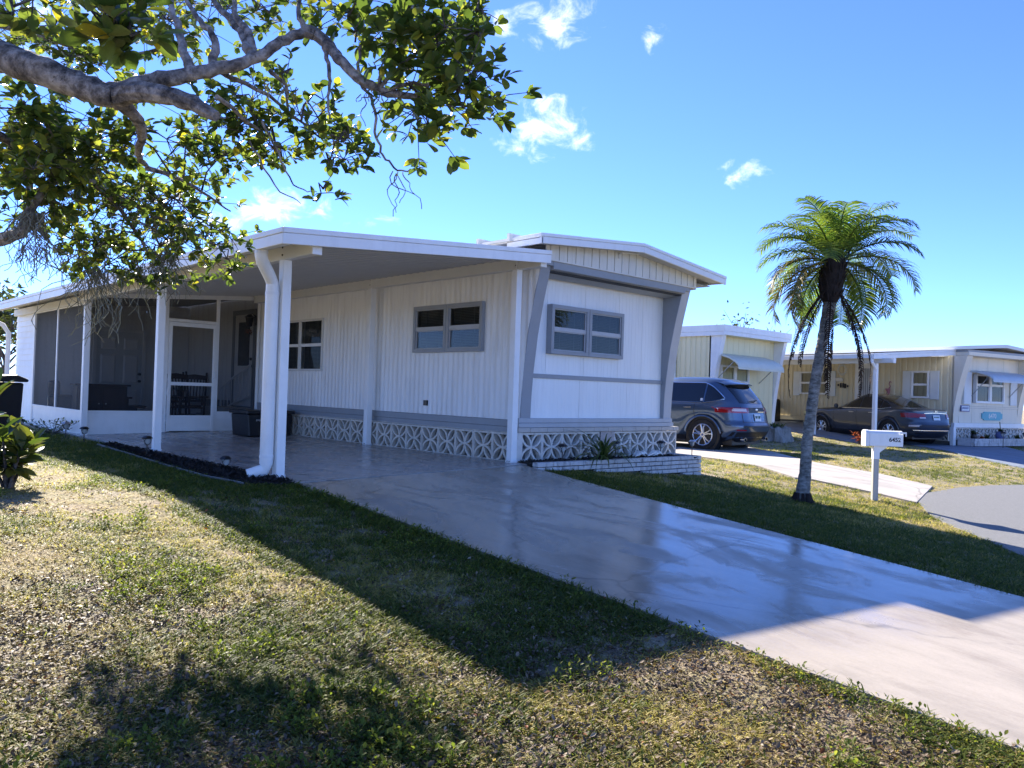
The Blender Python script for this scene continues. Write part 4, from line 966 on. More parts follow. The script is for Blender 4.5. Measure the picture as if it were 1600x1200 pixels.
flat('base_trim', M['white'], na, (-.03, AW+.03, -.05, .03, .36, .45)); flat('skirt_wall', M['concw'], na, (.02, AW-.02, -.01, .03, -.3, .36), (-.01, .02, .0, 12, -.3, .45))
flat('side_post', M['white'], na, (-.10, -.01, 1.15, 1.25, -.1, 2.92))

# ------------------------------------------------------------------ far tan home (its own frame, turned 14 degrees)
nb = tag(empty('tan_home', (OB.x, OB.y, -.12), -TB), 'tan mobile home at far right with pale shutters and a blue number board', 'mobile home')
BW = 3.72
ribbed('side_siding', M['tan'], nb, (0, 9.5), (0, -.02), .55, 2.66, (-1, 0), .20, .028)
flat('wall_core', M['grey_back'], nb, (.06, BW-.03, .08, 9.5, -.1, 2.6))
x = .28
for x1 in (.95, 1.75, 2.6, BW-.28):
    if x1 < 1.0 or x1 > 3: flat('front_board', M['tanl'], nb, (x+.004, x1-.004, -.01, .05, 1.10, 2.62))
    else:
        for q in ((1.10, 1.21), (2.10, 2.62)): flat('front_board', M['tanl'], nb, (x+.004, x1-.004, -.01, .05, *q))
    flat('front_board', M['tanl'], nb, (x+.004, x1-.004, -.015, .05, .58, 1.04)); x = x1
flat('mid_trim', M['tanl'], nb, (.28, BW-.28, -.035, .03, 1.045, 1.095))
for x0, x1 in ((0, .28), (BW-.28, BW)):
    m = MB(); pf = fin_profile(.55, 2.62, .42); m.prism(pf+[(.05, 2.62), (.05, .55)], 0, x0, x1); m.build('front_fin', M['tanl'], nb)
flat('eyebrow', M['tanl'], nb, (.0, BW, -.46, .05, 2.625, 2.73))
flat('roof_shadow_gap', M['grey'], nb, (-.02, BW+.02, -.44, .05, 2.732, 2.80))
m = MB(); pr = [(-.12, 2.80), (BW/2, 2.94), (BW+.12, 2.80), (BW+.12, 2.90), (BW/2, 3.04), (-.12, 2.90)]; m.prism(pr, 1, -.52, 9.5); m.build('roof', M['shutter'], nb)
tw = (M['white'], M['white'], M['glass'], M['blind'])
window('window', nb, (1.06, -.03, 1.20), (1, 0, 0), (0, -1, 0), 1.54, .92, 2, tw, fr=.055, mid=.62, blinds=False)
flat('shutter', M['shutter'], nb, (.42, .78, -.09, -.02, 1.16, 2.14), bev=.006); flat('shutter', M['shutter'], nb, (2.98, 3.34, -.05, -.02, 1.16, 2.14), bev=.006)
awning(nb, .82, 2.98, -.02, 2.20, .72, .30, M['awnb'])
window('window', nb, (-.03, 1.36, 1.30), (0, -1, 0), (-1, 0, 0), .60, .86, 1, tw, fr=.045, blinds=False)
flat('shutter', M['shutter'], nb, (-.06, -.02, 1.38, 1.66, 1.27, 2.16), bev=.006); flat('shutter', M['shutter'], nb, (-.06, -.02, .44, .73, 1.27, 2.16), bev=.006)
window('window', nb, (-.03, 5.78, 1.35), (0, -1, 0), (-1, 0, 0), 1.2, .82, 2, tw, fr=.045, blinds=False)
flat('shutter', M['shutter'], nb, (-.06, -.02, 5.80, 6.08, 1.30, 2.18), bev=.006); flat('shutter', M['shutter'], nb, (-.06, -.02, 4.25, 4.55, 1.30, 2.18), bev=.006)
dd = flat('door', M['white'], nb, (-.05, -.01, 2.60, 3.45, .50, 2.46), bev=.006)
flat('door_pane', M['grey'], dd, (-.058, -.052, 2.86, 3.26, 1.30, 2.26))
m = MB()
for k in range(5): m.tube([(-.062, 2.9+k*.08, 1.30), (-.062, 2.9+k*.08, 2.26)], .010, 4)
m.build('door_grille', M['shutter'], dd); flat('door_handle', M['blackm'], dd, (-.09, -.05, 2.68, 2.73, 1.28, 1.33), (-.09, -.05, 2.68, 2.73, 1.44, 1.48))
# number board
m = MB(); b = [(1.45, .0), (1.53, .0), (1.57, -.05), (2.43, -.05), (2.47, 0), (2.55, 0), (2.55, .17), (2.47, .17), (2.43, .22), (1.57, .22), (1.53, .17), (1.45, .17)]
m.prism([(p, q+.72) for p, q in b], 1, -.05, -.018); sg = m.build('number_board', M['turq'], nb)
text('number', '6470', .21, Matrix.Translation((2.0, -.0515, .805)) @ Matrix.Rotation(math.pi/2, 4, 'X'), M['shutter'], sg)
sg2 = flat('name_board', M['bluesign'], nb, (.30, .74, -.075, -.05, .93, 1.12))
flat('board_face', M['plate'], sg2, (.33, .71, -.079, -.076, .955, 1.095))
m = MB()
for k in range(6): m.box(.355+k*.055, .355+k*.055+.034, -.082, -.0795, 1.0+(.01 if k % 2 else 0), 1.07)
m.build('board_print', M['bluesign'], sg2)
# wall ornaments by the door
m = MB()
for k, (yy, zz) in enumerate(((4.12, 1.66), (4.02, 1.60), (3.92, 1.60), (3.84, 1.58), (3.74, 1.62))): m.box(-.05, -.03, yy-.03, yy+.03, zz, zz+(.16 if 0 < k < 4 else .07))
tag(m.build('wall_letters', M['blackm']), 'small dark wall ornaments beside the tan home door', 'wall ornament'); bpy.data.objects['wall_letters'].location = nb.location; bpy.data.objects['wall_letters'].rotation_euler.z = -TB
m = MB(); m.prism([(3.95, 1.82), (4.35, 1.82), (4.38, 1.88), (4.3, 1.95), (4.0, 1.95), (3.92, 1.88)], 0, -.05, -.03)
o = tag(m.build('wall_plaque', M['galv']), 'grey plaque on the tan wall between window and door', 'plaque'); o.location = nb.location; o.rotation_euler.z = -TB
m = MB()
for k in range(16):
    a = k*math.pi/8; m.tube([(-.045, 3.98+.13*math.cos(a), 2.22+.13*math.sin(a)), (-.05, 3.98+.2*math.cos(a+.2), 2.22+.2*math.sin(a+.2))], .018, 4)
o = tag(m.build('wall_wreath', M['shutter']), 'pale wreath on the tan wall above the grey plaque', 'wreath'); o.location = nb.location; o.rotation_euler.z = -TB
fl = tag(empty('flamingo_ornament', tuple(OB+XB*-.05+YB*2.15+Vector((0, 0, -.12))), -TB), 'pink flamingo ornament on the tan wall beside the carport post', 'ornament')
m = MB(); m.tube([(-.02, -.02, 1.42), (-.03, .0, 1.55), (-.03, .10, 1.58)], [.03, .075, .02], 8); m.build('body', M['pink'], fl, True)
m = MB(); m.tube([(-.03, -.02, 1.58), (-.03, -.07, 1.66), (-.03, -.03, 1.75), (-.03, -.06, 1.82), (-.03, -.12, 1.79)], [.025, .018, .016, .022, .01], 6); m.build('neck', M['pink'], fl, True)
m = MB(); m.tube([(-.03, 0, 1.5), (-.03, .01, 1.22)], .01, 4).tube([(-.03, .04, 1.5), (-.03, .06, 1.36), (-.03, .02, 1.3)], .01, 4); m.build('leg', M['blackm'], fl)
# skirt blocks of the far home
bz2 = breeze(.37); mw2 = bz2.mesh('breeze_block', M['blockw'])
for k in range(10): inst(mw2, 'breeze_block', Matrix.Translation((.1+.19+k*.372, -.03, .245)) @ Matrix.Rotation(math.pi, 4, 'Z'), nb)
mg2 = breeze(.37).mesh('breeze_block', M['block'])
for k in range(14): inst(mg2, 'breeze_block', Matrix.Translation((.0, .25+k*.372, .2)) @ Matrix.Rotation(math.pi/2, 4, 'Z') @ Matrix.Scale(-1, 4, (0, 1, 0)), nb)
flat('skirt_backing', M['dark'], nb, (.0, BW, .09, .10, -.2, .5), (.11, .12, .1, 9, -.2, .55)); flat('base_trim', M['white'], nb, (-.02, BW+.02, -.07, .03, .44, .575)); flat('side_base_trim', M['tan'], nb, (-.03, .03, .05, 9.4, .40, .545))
flat('corner_pier', M['white'], nb, (-.03, .10, -.06, .05, -.2, .44))
# its carport
nc = tag(empty('tan_home_carport', tuple(OB+Vector((0, 0, -.12))), -TB), 'white flat carport roof on posts beside the tan home', 'carport')
m = MB(); m.prism([(-3.45, 2.42), (0, 2.60), (0, 2.66), (-3.45, 2.48)], 1, .2, 9.5); m.build('roof_panel', M['white'], nc)
fascia([(-3.46, 9.5, 2.52), (-3.46, .20, 2.52)], 0, .14, .03, 'fascia', M['white'], nc); fascia([(-3.459, .199, 2.52), (-.02, -.06, 2.80)], 0, .17, .03, 'fascia', M['white'], nc)
flat('beam', M['beam'], nc, (-3.15, -3.05, -.18, 9.4, 2.255, 2.385)); flat('beam_cap', M['white'], nc, (-3.155, -3.045, -.205, -.182, 2.25, 2.39))
for yy in (.40, 2.55, 4.7):
    q = OB+XB*-3.1+YB*yy; z0 = gz(q.x, q.y)+.12
    m = MB(); m.box(-3.15, -3.05, yy-.05, yy+.05, z0-.05, 2.255); m.build('post', M['white'], nc)
m = MB(); m.tube([(-3.42, .30, 2.38), (-3.42, .28, 2.26), (-3.2, .33, 2.08), (-3.19, .36, 1.95)], .045, 8); m.build('downspout', M['white'], nc, True)
# brick planter, pots and lights in front of the far home
fpn = tag(empty('white_planter', tuple(OB+Vector((0, 0, -.12))), -TB), 'low white brick planter along the front of the tan home', 'planter')
for r in range(3):
    x = .15-(r % 2)*.2
    while x < 4.2: m = MB(); m.box(max(.12, x)+.004, x+.396, -.62, -.54, .13-r*.075-.071, .13-r*.075); m.build('brick', M['pbrick'], fpn); x += .4
flat('planter_end', M['pbrick'], fpn, (.12, .2, -.535, -.1, -.1, .13)); flat('soil_bed', M['mulch'], fpn, (.2, 4.2, -.54, -.09, -.1, .10))
PLT = [(.55, 'black ceramic pot with a small dark figure in the planter nearest the drive', 'black', .16, 0), (.95, 'dark reddish leafy plant in the white planter', None, .2, 1), (1.25, 'dark green leafy plant in the white planter beside the reddish one', None, .2, 2),
       (1.95, 'blue glazed pot holding a dark plant with one tall spike', 'bluesign', .24, 2), (2.9, 'dark low plant at the far right of the white planter', None, .18, 2)]
for xx, lab, pot, s, kind in PLT:
    L = OB+XB*xx+YB*-.34+Vector((0, 0, -.02)); r = tag(empty('pot_plant' if pot else 'bedding_plant', tuple(L), -TB), lab, 'pot plant' if pot else 'plant')
    if pot: m = MB(); m.lathe([(s*.45, 0), (s*.62, s*.5), (s*.5, s*.95), (s*.58, s), (s*.4, s)], 12); m.build('pot', M[pot], r, True)
    m = MB()
    for k in range(26): strap(m, (random.uniform(-.05, .05), random.uniform(-.05, .05), s if pot else .0), k*2.4, random.uniform(.12, .24), .05, random.uniform(.3, 1.4), 1.0, 4)
    if 'spike' in lab: m.tube([(0, 0, s), (-.05, 0, s+.3)], .012, 5)
    m.build('foliage', M['redplant' if kind == 1 else 'farleaf'], r, True, fix=False)
for xx, yy, lab in ((1.02, -.95, 'thin dark lantern stake in front of the white planter, nearest the drive'), (2.15, -1.0, 'dark lantern stake in front of the blue pot'), (2.38, -.85, 'dark leaning lantern stake just right of the blue pot'), (3.2, -.9, 'dark lantern stake at the right end of the white planter')):
    q = OB+XB*xx+YB*yy; solar_light('solar_light', (q.x, q.y, gz(q.x, q.y)), lab, h=.34, s=1.3)
# plants by the carport posts, the stump planter
q = ground_at(1343, 694); leafy('red_leaf_plant', tuple(q), 70, .13, .07, .24, .32, 'redplant', 'red leaved plant on the lawn just left of the mailbox', 'plant', stems=9)
q = OB+XB*-3.35+YB*2.5; leafy('variegated_plant', (q.x, q.y, gz(q.x, q.y)), 80, .12, .05, .20, .70, 'whiteplant', 'white variegated plant between the palm trunk and the carport post', 'plant', stems=6)
sp_ = ground_at(1213, 688); su = tag(empty('stump_planter', tuple(sp_)), 'grey gnarled tree stump at the lawn edge behind the slate car', 'stump')
m = MB(); rows = []
for i, (rr, zz) in enumerate(((.44, -.05), (.40, .1), (.36, .25), (.36, .36), (.26, .38), (.0, .37))):
    rows.append([(rr*(1+.16*math.sin(a*5+i)+.08*math.sin(a*11))*math.cos(a), rr*(1+.16*math.sin(a*5+i))*math.sin(a), zz+.03*math.sin(a*7)) for a in np.linspace(0, 2*math.pi, 31)])
m.grid(rows); m.build('stump', M['stump'], su, True)
r = tag(empty('stump_plant', (sp_.x, sp_.y, sp_.z+.37)), 'green clump growing from the top of the grey stump', 'plant')
m = MB()
for k in range(120): strap(m, (random.uniform(-.2, .2), random.uniform(-.15, .15), 0), k*2.4, random.uniform(.10, .26), .03, random.uniform(.2, 1.5), 1.2, 4)
m.build('foliage', M['plant'], r, True, fix=False)

# ------------------------------------------------------------------ cars
def make_car(name, loc, rz, label, T, paintm, spec):
    root = tag(empty(name, loc, rz), label, 'car')
    zs_ = [t[0] for t in T]
    def prm(z):
        z = min(max(z, zs_[0]), zs_[-1])
        for a, b in zip(T, T[1:]):
            if z <= b[0]:
                t = (z-a[0])/(b[0]-a[0]); return [lerp(p, q, t) for p, q in zip(a[1:], b[1:])]
    def side_x(y, z):
        yr, yf, w, n = prm(z); yc, L = (yr+yf)/2, (yf-yr)/2; u = min(.9999, abs((y-yc)/L)); return w*(1-u**n)**(1/n)
    def rear_y(x, z):
        yr, yf, w, n = prm(z); yc, L = (yr+yf)/2, (yf-yr)/2; u = min(.9999, abs(x/w)); return yc-L*(1-u**n)**(1/n)
    NU = 72; wheels = spec['axles']; wr = spec['wr']; ar = wr*1.17
    rows = []; zl = []
    for a, b in zip(zs_, zs_[1:]):
        k = max(1, int((b-a)/.05)); zl += [a+(b-a)*i/k for i in range(k)]
    zl.append(zs_[-1])
    def arch(y):
        z = zs_[0]
        for ya in wheels:
            d = abs(y-ya)
            if d < ar: z = max(z, wr+math.sqrt(ar*ar-d*d))
        return z
    for z in zl:
        yr, yf, w, n = prm(z); yc, L = (yr+yf)/2, (yf-yr)/2; row = []
        for j in range(NU):
            # even spacing along a rounded rectangle
            s = j/NU*4; q = int(s); f = s-q
            per = [(1, -1+2*f), (1-2*f, 1), (-1, 1-2*f), (-1+2*f, -1)][q]
            px, py = per; m_ = (abs(px)**n+abs(py)**n)**(1/n); x, y = px/m_*w, py/m_*L+yc
            zz = z; base = arch(y)
            if abs(x) > w*.8 and base > zs_[0] and z < .95: zz = base+(z-zs_[0])*(.95-base)/(.95-zs_[0])
            row.append((x, y, zz))
        rows.append(row+[row[0]])
    m = MB(); m.grid(rows); m.add([rows[-1][j] for j in range(NU)], [tuple(range(NU))]); body = m.build('body', paintm, root, True)
    m = MB(); L0 = T[1]; m.box(-T[0][3]+.12, T[0][3]-.12, .35, T[1][2]-.4, .16, .8); m.build('underbody', M['black'], root)
    def patch(nm, mat, fn, us, vs, off, parent=root, thick=False):
        rows = [[fn(u, v, off) for u in us] for v in vs]; m = MB(); m.grid(rows); return m.build(nm, mat, parent, True, fix=False)
    def side_fn(s, zf):                     # u along y, v in 0..1 between curves
        def f(u, v, off):
            z0, z1 = zf(u); z = lerp(z0, z1, v); return (s*(side_x(u, z)+off), u, z)
        return f
    def rear_fn(u, v, off): return (u, rear_y(u, v)-off, v)
    for s, nm in ((-1, 'l'), (1, 'r')):
        for (y0, y1, zf) in spec['side_glass']:
            patch('side_window', M['tint'], side_fn(s, zf), np.linspace(y0, y1, 14), np.linspace(0, 1, 5), .006)
        yy = np.linspace(spec['trim'][0], spec['trim'][1], 30); zf = spec['trim'][2]
        pts = [(s*(side_x(y, zf(y)[0])+.008), y, zf(y)[0]) for y in yy]
        if spec.get('trim_top'): pts = pts[::-1] + [(s*(side_x(y, zf(y)[1])+.008), y, zf(y)[1]) for y in yy]
        m = MB(); m.tube(pts, .011, 6); m.build('window_trim', M['chrome'], root, True)
        m = MB()
        for y0, za, zb in spec['seams']:
            pts = [(s*(side_x(y0+.10*math.sin((z-za)/(zb-za)*2.2), z)+.001), y0+.10*math.sin((z-za)/(zb-za)*2.2), z) for z in np.linspace(za, zb, 10)]; m.tube(pts, .005, 4)
        m.build('door_seam', M['ink'], root)
        for y0, z0 in spec['handles']:
            m = MB(); m.tube([(s*(side_x(y0+t*.2, z0)+.022), y0+t*.2, z0) for t in (0, .15, .5, .85, 1)], [.008, .014, .015, .014, .008], 6); m.build('door_handle', spec.get('handle_mat', M['chrome']), root, True)
        patch('sill_cladding', M['black'], side_fn(s, lambda y: (zs_[0]+.01, zs_[0]+.13)), np.linspace(wheels[0]+ar+.02, wheels[1]-ar-.02, 16), (0, .5, 1), .008)
        for ya in wheels:                   # arch lip
            pts = []
            for t in np.linspace(.12, math.pi-.12, 16):
                y, z = ya+ar*math.cos(t), wr+ar*math.sin(t); pts.append((s*(side_x(y, z)+.002), y, z))
            m = MB(); m.tube(pts, .022, 6); m.build('wheel_arch', spec.get('arch_mat', paintm), root, True)
            m = MB(); xx = s*(side_x(ya, .7)-.30); m.tube([(xx, ya, wr), (xx+s*.26, ya, wr)], ar*.99, 20); m.build('wheel_well', M['ink'], root)
            xo = s*(side_x(ya, wr+ar)-.02)
            wh = MB(); R0 = wr; t_ = []
            for rr, dx in ((wr*.66, -.02), (wr*.70, .0), (wr*.93, .0), (wr, -.03), (wr, -.19), (wr*.9, -.22), (wr*.66, -.22)):
                t_.append([(xo+s*dx, ya+rr*math.cos(a), wr+rr*math.sin(a)) for a in np.linspace(0, 2*math.pi, 33)])
            wh.grid(t_); wo_ = wh.build('wheel', M['tyre'], root, True)
            rm = MB(); t_ = []
            for rr, dx in ((wr*.68, -.018), (wr*.66, -.012), (wr*.62, -.03), (wr*.60, -.12), (.02, -.12)): t_.append([(xo+s*dx, ya+rr*math.cos(a), wr+rr*math.sin(a)) for a in np.linspace(0, 2*math.pi, 33)])
            rm.grid(t_); rm.build('rim', M['dark'] if True else 0, wo_, True)
            rg = MB(); ring = [(xo+s*-.014, ya+wr*.655*math.cos(a), wr+wr*.655*math.sin(a)) for a in np.linspace(0, 2*math.pi, 29)]; rg.tube(ring, wr*.035, 6, cap=False); rg.build('rim_edge', M['alloy'], wo_, True)
            sk = MB(); ns = spec['spokes']
            for k in range(ns):
                for da in spec['twin']:
                    a = 2*math.pi*k/ns+.3; p0 = (xo+s*-.03, ya+.05*math.cos(a+da*1.5), wr+.05*math.sin(a+da*1.5)); p1 = (xo+s*-.012, ya+wr*.42*math.cos(a+da), wr+wr*.42*math.sin(a+da)); p2 = (xo+s*-.018, ya+wr*.645*math.cos(a+da*1.35), wr+wr*.645*math.sin(a+da*1.35))
                    sk.tube([p0, p1, p2], [.024, .017, .021], 5)
            sk.tube([(xo+s*-.05, ya, wr), (xo+s*-.006, ya, wr)], .055, 12); sk.build('spokes', M['alloy'], wo_, True)
            cp_ = MB(); cp_.tube([(xo+s*-.007, ya, wr), (xo+s*-.001, ya, wr)], .03, 12); cp_.build('hub_cap', M['bluesign'], wo_)
    spec['extra'](root, patch, side_fn, rear_fn, side_x, rear_y, body)
    return root
# grey-blue parked sport utility car, tail towards us
SUVT = [(.22, .34, 4.45, .85, 5), (.34, .12, 4.68, .925, 5), (.50, .03, 4.76, .952, 5.5), (.60, .0, 4.78, .960, 5.5), (.66, .03, 4.78, .960, 5.5), (.70, .075, 4.78, .955, 5.5), (.85, .11, 4.75, .962, 5.5), (.98, .13, 4.70, .962, 5.5), (1.08, .17, 4.5, .948, 5),
        (1.13, .20, 3.9, .93, 5), (1.17, .23, 3.45, .915, 5), (1.30, .33, 3.12, .86, 4.8), (1.44, .44, 2.84, .80, 4.6), (1.56, .54, 2.56, .745, 4.4), (1.64, .62, 2.36, .69, 4.2), (1.69, .75, 2.18, .62, 4), (1.72, .95, 2.0, .50, 4), (1.735, 1.2, 1.8, .30, 3)]
def suv_zf(y):
    lo = 1.12+.0*y; hi = 1.585-.04*max(0, y-2.0)**2
    if y < 1.0: hi = min(hi, 1.22+.365*math.sin(min(1, max(0, (y-.50)/.62))*math.pi/2))
    if y < 1.0: lo = 1.12+.10*((1.0-y)/.5)**1.3
    if y > 2.3: hi = min(hi, 1.585-.50*(y-2.3))
    return lo, max(hi, lo+.004)
def suv_extra(root, patch, side_fn, rear_fn, side_x, rear_y, body):
    patch('rear_window', M['tint'], rear_fn, np.linspace(-.62, .62, 16), np.linspace(1.13, 1.58, 8), .006)
    m = MB(); rows = []
    for o, z in ((.10, 1.655), (-.09, 1.60), (-.125, 1.58), (-.115, 1.565), (.05, 1.575)): rows.append([(x, rear_y(x*.98, 1.56)+o+.04*abs(x/.66)**3, z-.03*abs(x/.66)**2) for x in np.linspace(-.66, .66, 13)])
    m.grid(rows); m.build('rear_spoiler', M['suv'], root, True)
    for s in (-1, 1):
        patch('tail_light', M['red'], rear_fn, s*np.linspace(.40, .925, 14), np.linspace(.905, 1.03, 6), .012)
        patch('tail_light', M['red'], side_fn(s, lambda y: (.905+.05*(y-.3), 1.03-.08*max(0, y-.3))), np.linspace(.20, .62, 10), np.linspace(0, 1, 4), .010)
        patch('tail_light_lens', M['lens'], rear_fn, s*np.linspace(.50, .915, 14), np.linspace(.945, 1.01, 4), .016)
        m = MB(); m.lathe([(.05, -.09), (.055, .0), (.045, .0), (.04, -.08)], 14); e_ = m.build('exhaust_tip', M['chrome'], root, True); e_.matrix_local = Matrix.Translation((s*.56, .10, .30)) @ Matrix.Rotation(math.pi/2, 4, 'X') @ Matrix.Diagonal((1.4, .8, 1, 1))
        patch('reflector', M['red'], rear_fn, s*np.linspace(.62, .80, 4), (.50, .53), .02)
    patch('tail_bar', M['black'], rear_fn, np.linspace(-.40, .40, 9), np.linspace(.915, 1.035, 4), .010)
    patch('lower_bumper', M['black'], rear_fn, np.linspace(-.90, .90, 22), np.linspace(.23, .47, 6), .010)
    patch('bumper_lip', M['black'], rear_fn, np.linspace(-.70, .70, 16), np.linspace(.585, .625, 3), .014)
    patch('licence_recess', M['suv'], rear_fn, np.linspace(-.28, .28, 8), np.linspace(.70, .90, 4), .003)
    pl_ = patch('licence_plate', M['plate'], rear_fn, np.linspace(-.16, .16, 3), np.linspace(.725, .885, 3), .02)
    m = MB()
    for x0, w in ((-.12, .05), (-.055, .035), (.03, .05), (.09, .04)): m.box(x0, x0+w, rear_y(0, .8)-.024, rear_y(0, .8)-.0215, .775, .845)
    m.build('plate_print', M['green_ink'], pl_)
    m = MB(); m.lathe([(.0, 0), (.07, 0), (.06, .01), (0, .012)], 16); e_ = m.build('emblem', M['alloy'], root, True); e_.matrix_local = Matrix.Translation((0, rear_y(0, .98)-.012, .985)) @ Matrix.Rotation(math.pi/2, 4, 'X') @ Matrix.Diagonal((1, .42, 1, 1))
    m = MB()
    for k in range(7): m.box(.05+k*.045, .05+k*.045+.03, rear_y(.2, .93)-.02, rear_y(.2, .93)-.012, .922, .944)
    m.build('badge', M['chrome'], root)
    m = MB(); m.tube([(-.25, rear_y(.25, 1.19)-.02, 1.165), (.12, rear_y(.1, 1.2)-.05, 1.20), (.26, rear_y(.25, 1.22)-.03, 1.215)], [.012, .014, .01], 5); m.build('rear_wiper', M['black'], root, True)
    for s in (-1, 1):
        m = MB(); m.tube([(s*.92, 3.12, 1.14), (s*1.02, 3.08, 1.20), (s*1.08, 3.06, 1.19)], [.04, .085, .06], 8); m.build('mirror', M['suv'], root, True)
    m = MB(); zz = np.linspace(.70, 1.05, 7)
    for s in (-1, 1): m.tube([(s*.64, rear_y(.64, z)-.001, z) for z in zz], .006, 4)
    m.tube([(x, rear_y(x, .695)-.002, .695) for x in np.linspace(-.64, .64, 11)], .006, 4); m.build('tailgate_seam', M['ink'], root)
    patch('sticker', M['plate'], side_fn(-1, lambda y: (1.16, 1.22)), (1.02, 1.08), (0, 1), .010)
make_car('sport_utility_car', (9.53, 1.80, -.265), R(5), 'slate grey sport utility car parked tail out between the two homes', SUVT, M['suv'],
    dict(axles=(1.0, 3.85), wr=.375, side_glass=[(.52, .98, suv_zf), (1.02, 1.94, suv_zf), (2.02, 3.05, suv_zf)], trim=(.52, 3.1, suv_zf), trim_top=True, seams=[(1.12, .55, 1.12), (1.95, .40, 1.12), (3.10, .40, 1.12)], handles=[(1.28, 1.0), (2.22, .99)],
         arch_mat=M['suv'], spokes=5, twin=(-.16, .16), extra=suv_extra))
SEDT = [(.20, .26, 4.55, .81, 5), (.30, .09, 4.78, .89, 5.5), (.46, .02, 4.87, .915, 5.5), (.58, .0, 4.89, .922, 5.5), (.62, .03, 4.89, .922, 5.5), (.75, .06, 4.85, .925, 5.5), (.86, .09, 4.72, .92, 5.2), (.93, .10, 4.4, .908, 5), (.985, .10, 3.85, .89, 5), (1.01, .16, 3.55, .87, 5), (1.03, .48, 3.40, .845, 4.6), (1.055, .70, 3.28, .82, 4.4),
        (1.16, 1.02, 3.02, .765, 4.2), (1.28, 1.36, 2.74, .70, 4), (1.36, 1.62, 2.54, .65, 4), (1.41, 1.78, 2.42, .58, 4), (1.44, 1.92, 2.32, .46, 4), (1.455, 2.05, 2.2, .28, 3)]
def sed_zf(y):
    lo = 1.0+.0*y; hi = 1.345
    if y < 1.9: hi = min(hi, 1.05+.295*math.sin(min(1, max(0, (y-1.05)/.85))*math.pi/2))
    if y > 2.2: hi = min(hi, 1.345-.43*(y-2.2)**1.05)
    if y < 1.35: lo = 1.0+.06*((1.35-y)/.3)
    return lo, max(hi, lo+.004)
def sed_extra(root, patch, side_fn, rear_fn, side_x, rear_y, body):
    patch('rear_window', M['tint'], rear_fn, np.linspace(-.60, .60, 16), np.linspace(1.075, 1.34, 8), .008)
    for s in (-1, 1):
        patch('tail_light', M['red'], rear_fn, s*np.linspace(.46, .90, 14), np.linspace(.78, .90, 5), .010)
        patch('tail_light', M['red'], side_fn(s, lambda y: (.80+.10*(y-.25), .91)), np.linspace(.20, .58, 9), np.linspace(0, 1, 4), .008)
        patch('tail_light_lens', M['lens'], rear_fn, s*np.linspace(.47, .66, 6), np.linspace(.76, .80, 3), .016)
        patch('bumper_reflector', M['lens'], rear_fn, s*np.linspace(.70, .84, 5), np.linspace(.52, .57, 3), .014)
        m = MB(); m.tube([(s*.90, 3.15, 1.0), (s*1.0, 3.12, 1.05), (s*1.05, 3.1, 1.05)], [.04, .075, .05], 8); m.build('mirror', M['sedan'], root, True)
    m = MB(); m.tube([(x, rear_y(x, .915)-.010, .925-.02*abs(x/.5)**2) for x in np.linspace(-.5, .5, 11)], .014, 6); m.build('boot_trim', M['chrome'], root, True)
    m = MB(); m.tube([(x, rear_y(x, .42)-.008, .42) for x in np.linspace(-.78, .78, 17)], .013, 6); m.build('bumper_trim', M['chrome'], root, True)
    patch('lower_bumper', M['black'], rear_fn, np.linspace(-.80, .80, 18), np.linspace(.21, .36, 4), .008)
    pl_ = patch('licence_plate', M['plate'], rear_fn, np.linspace(-.15, .15, 3), np.linspace(.72, .86, 3), .018)
    m = MB()
    for k in range(4): m.box(-.11+k*.06, -.11+k*.06+.04, rear_y(0, .8)-.022, rear_y(0, .8)-.0195, .765, .825)
    m.build('plate_print', M['green_ink'], pl_)
    m = MB(); y0 = rear_y(0, .96)
    m.box(-.045, -.03, y0-.02, y0-.008, .935, 1.0).box(.03, .045, y0-.02, y0-.008, .935, 1.0).box(-.03, .03, y0-.02, y0-.008, .962, .974); m.build('emblem', M['chrome'], root)
    m = MB(); m.tube([(x, .30+.02*abs(x/.6)**2, 1.035) for x in np.linspace(-.62, .62, 9)], [.004]+[.02]*7+[.004], 6, flat=.5); m.build('boot_lip', M['sedan'], root, True)
    patch('windscreen', M['tint'], lambda u, v, off: (u, -rear_y(u, v)+2*((SEDT[0][1]+0)*0)+(0), v), (0, .001), (1.1, 1.101), 0) if False else None
q = OB+XB*-1.1+YB*-.35
q = OB+XB*-1.05+YB*-.22
saloon = make_car('saloon_car', (q.x, q.y, -.215), -TB-R(4), 'dark blue grey saloon car parked under the carport of the tan home', SEDT, M['sedan'],
    dict(axles=(1.08, 3.86), wr=.335, side_glass=[(1.10, 1.42, sed_zf), (1.46, 2.22, sed_zf), (2.28, 3.0, sed_zf)], trim=(1.08, 3.15, sed_zf), seams=[(1.46, .45, 1.0), (2.24, .36, 1.0), (3.2, .36, 1.0)], handles=[(1.62, .88), (2.42, .87)], spokes=5, twin=(-.2, .2), extra=sed_extra))
saloon.scale = (.97, .94, 1.03)
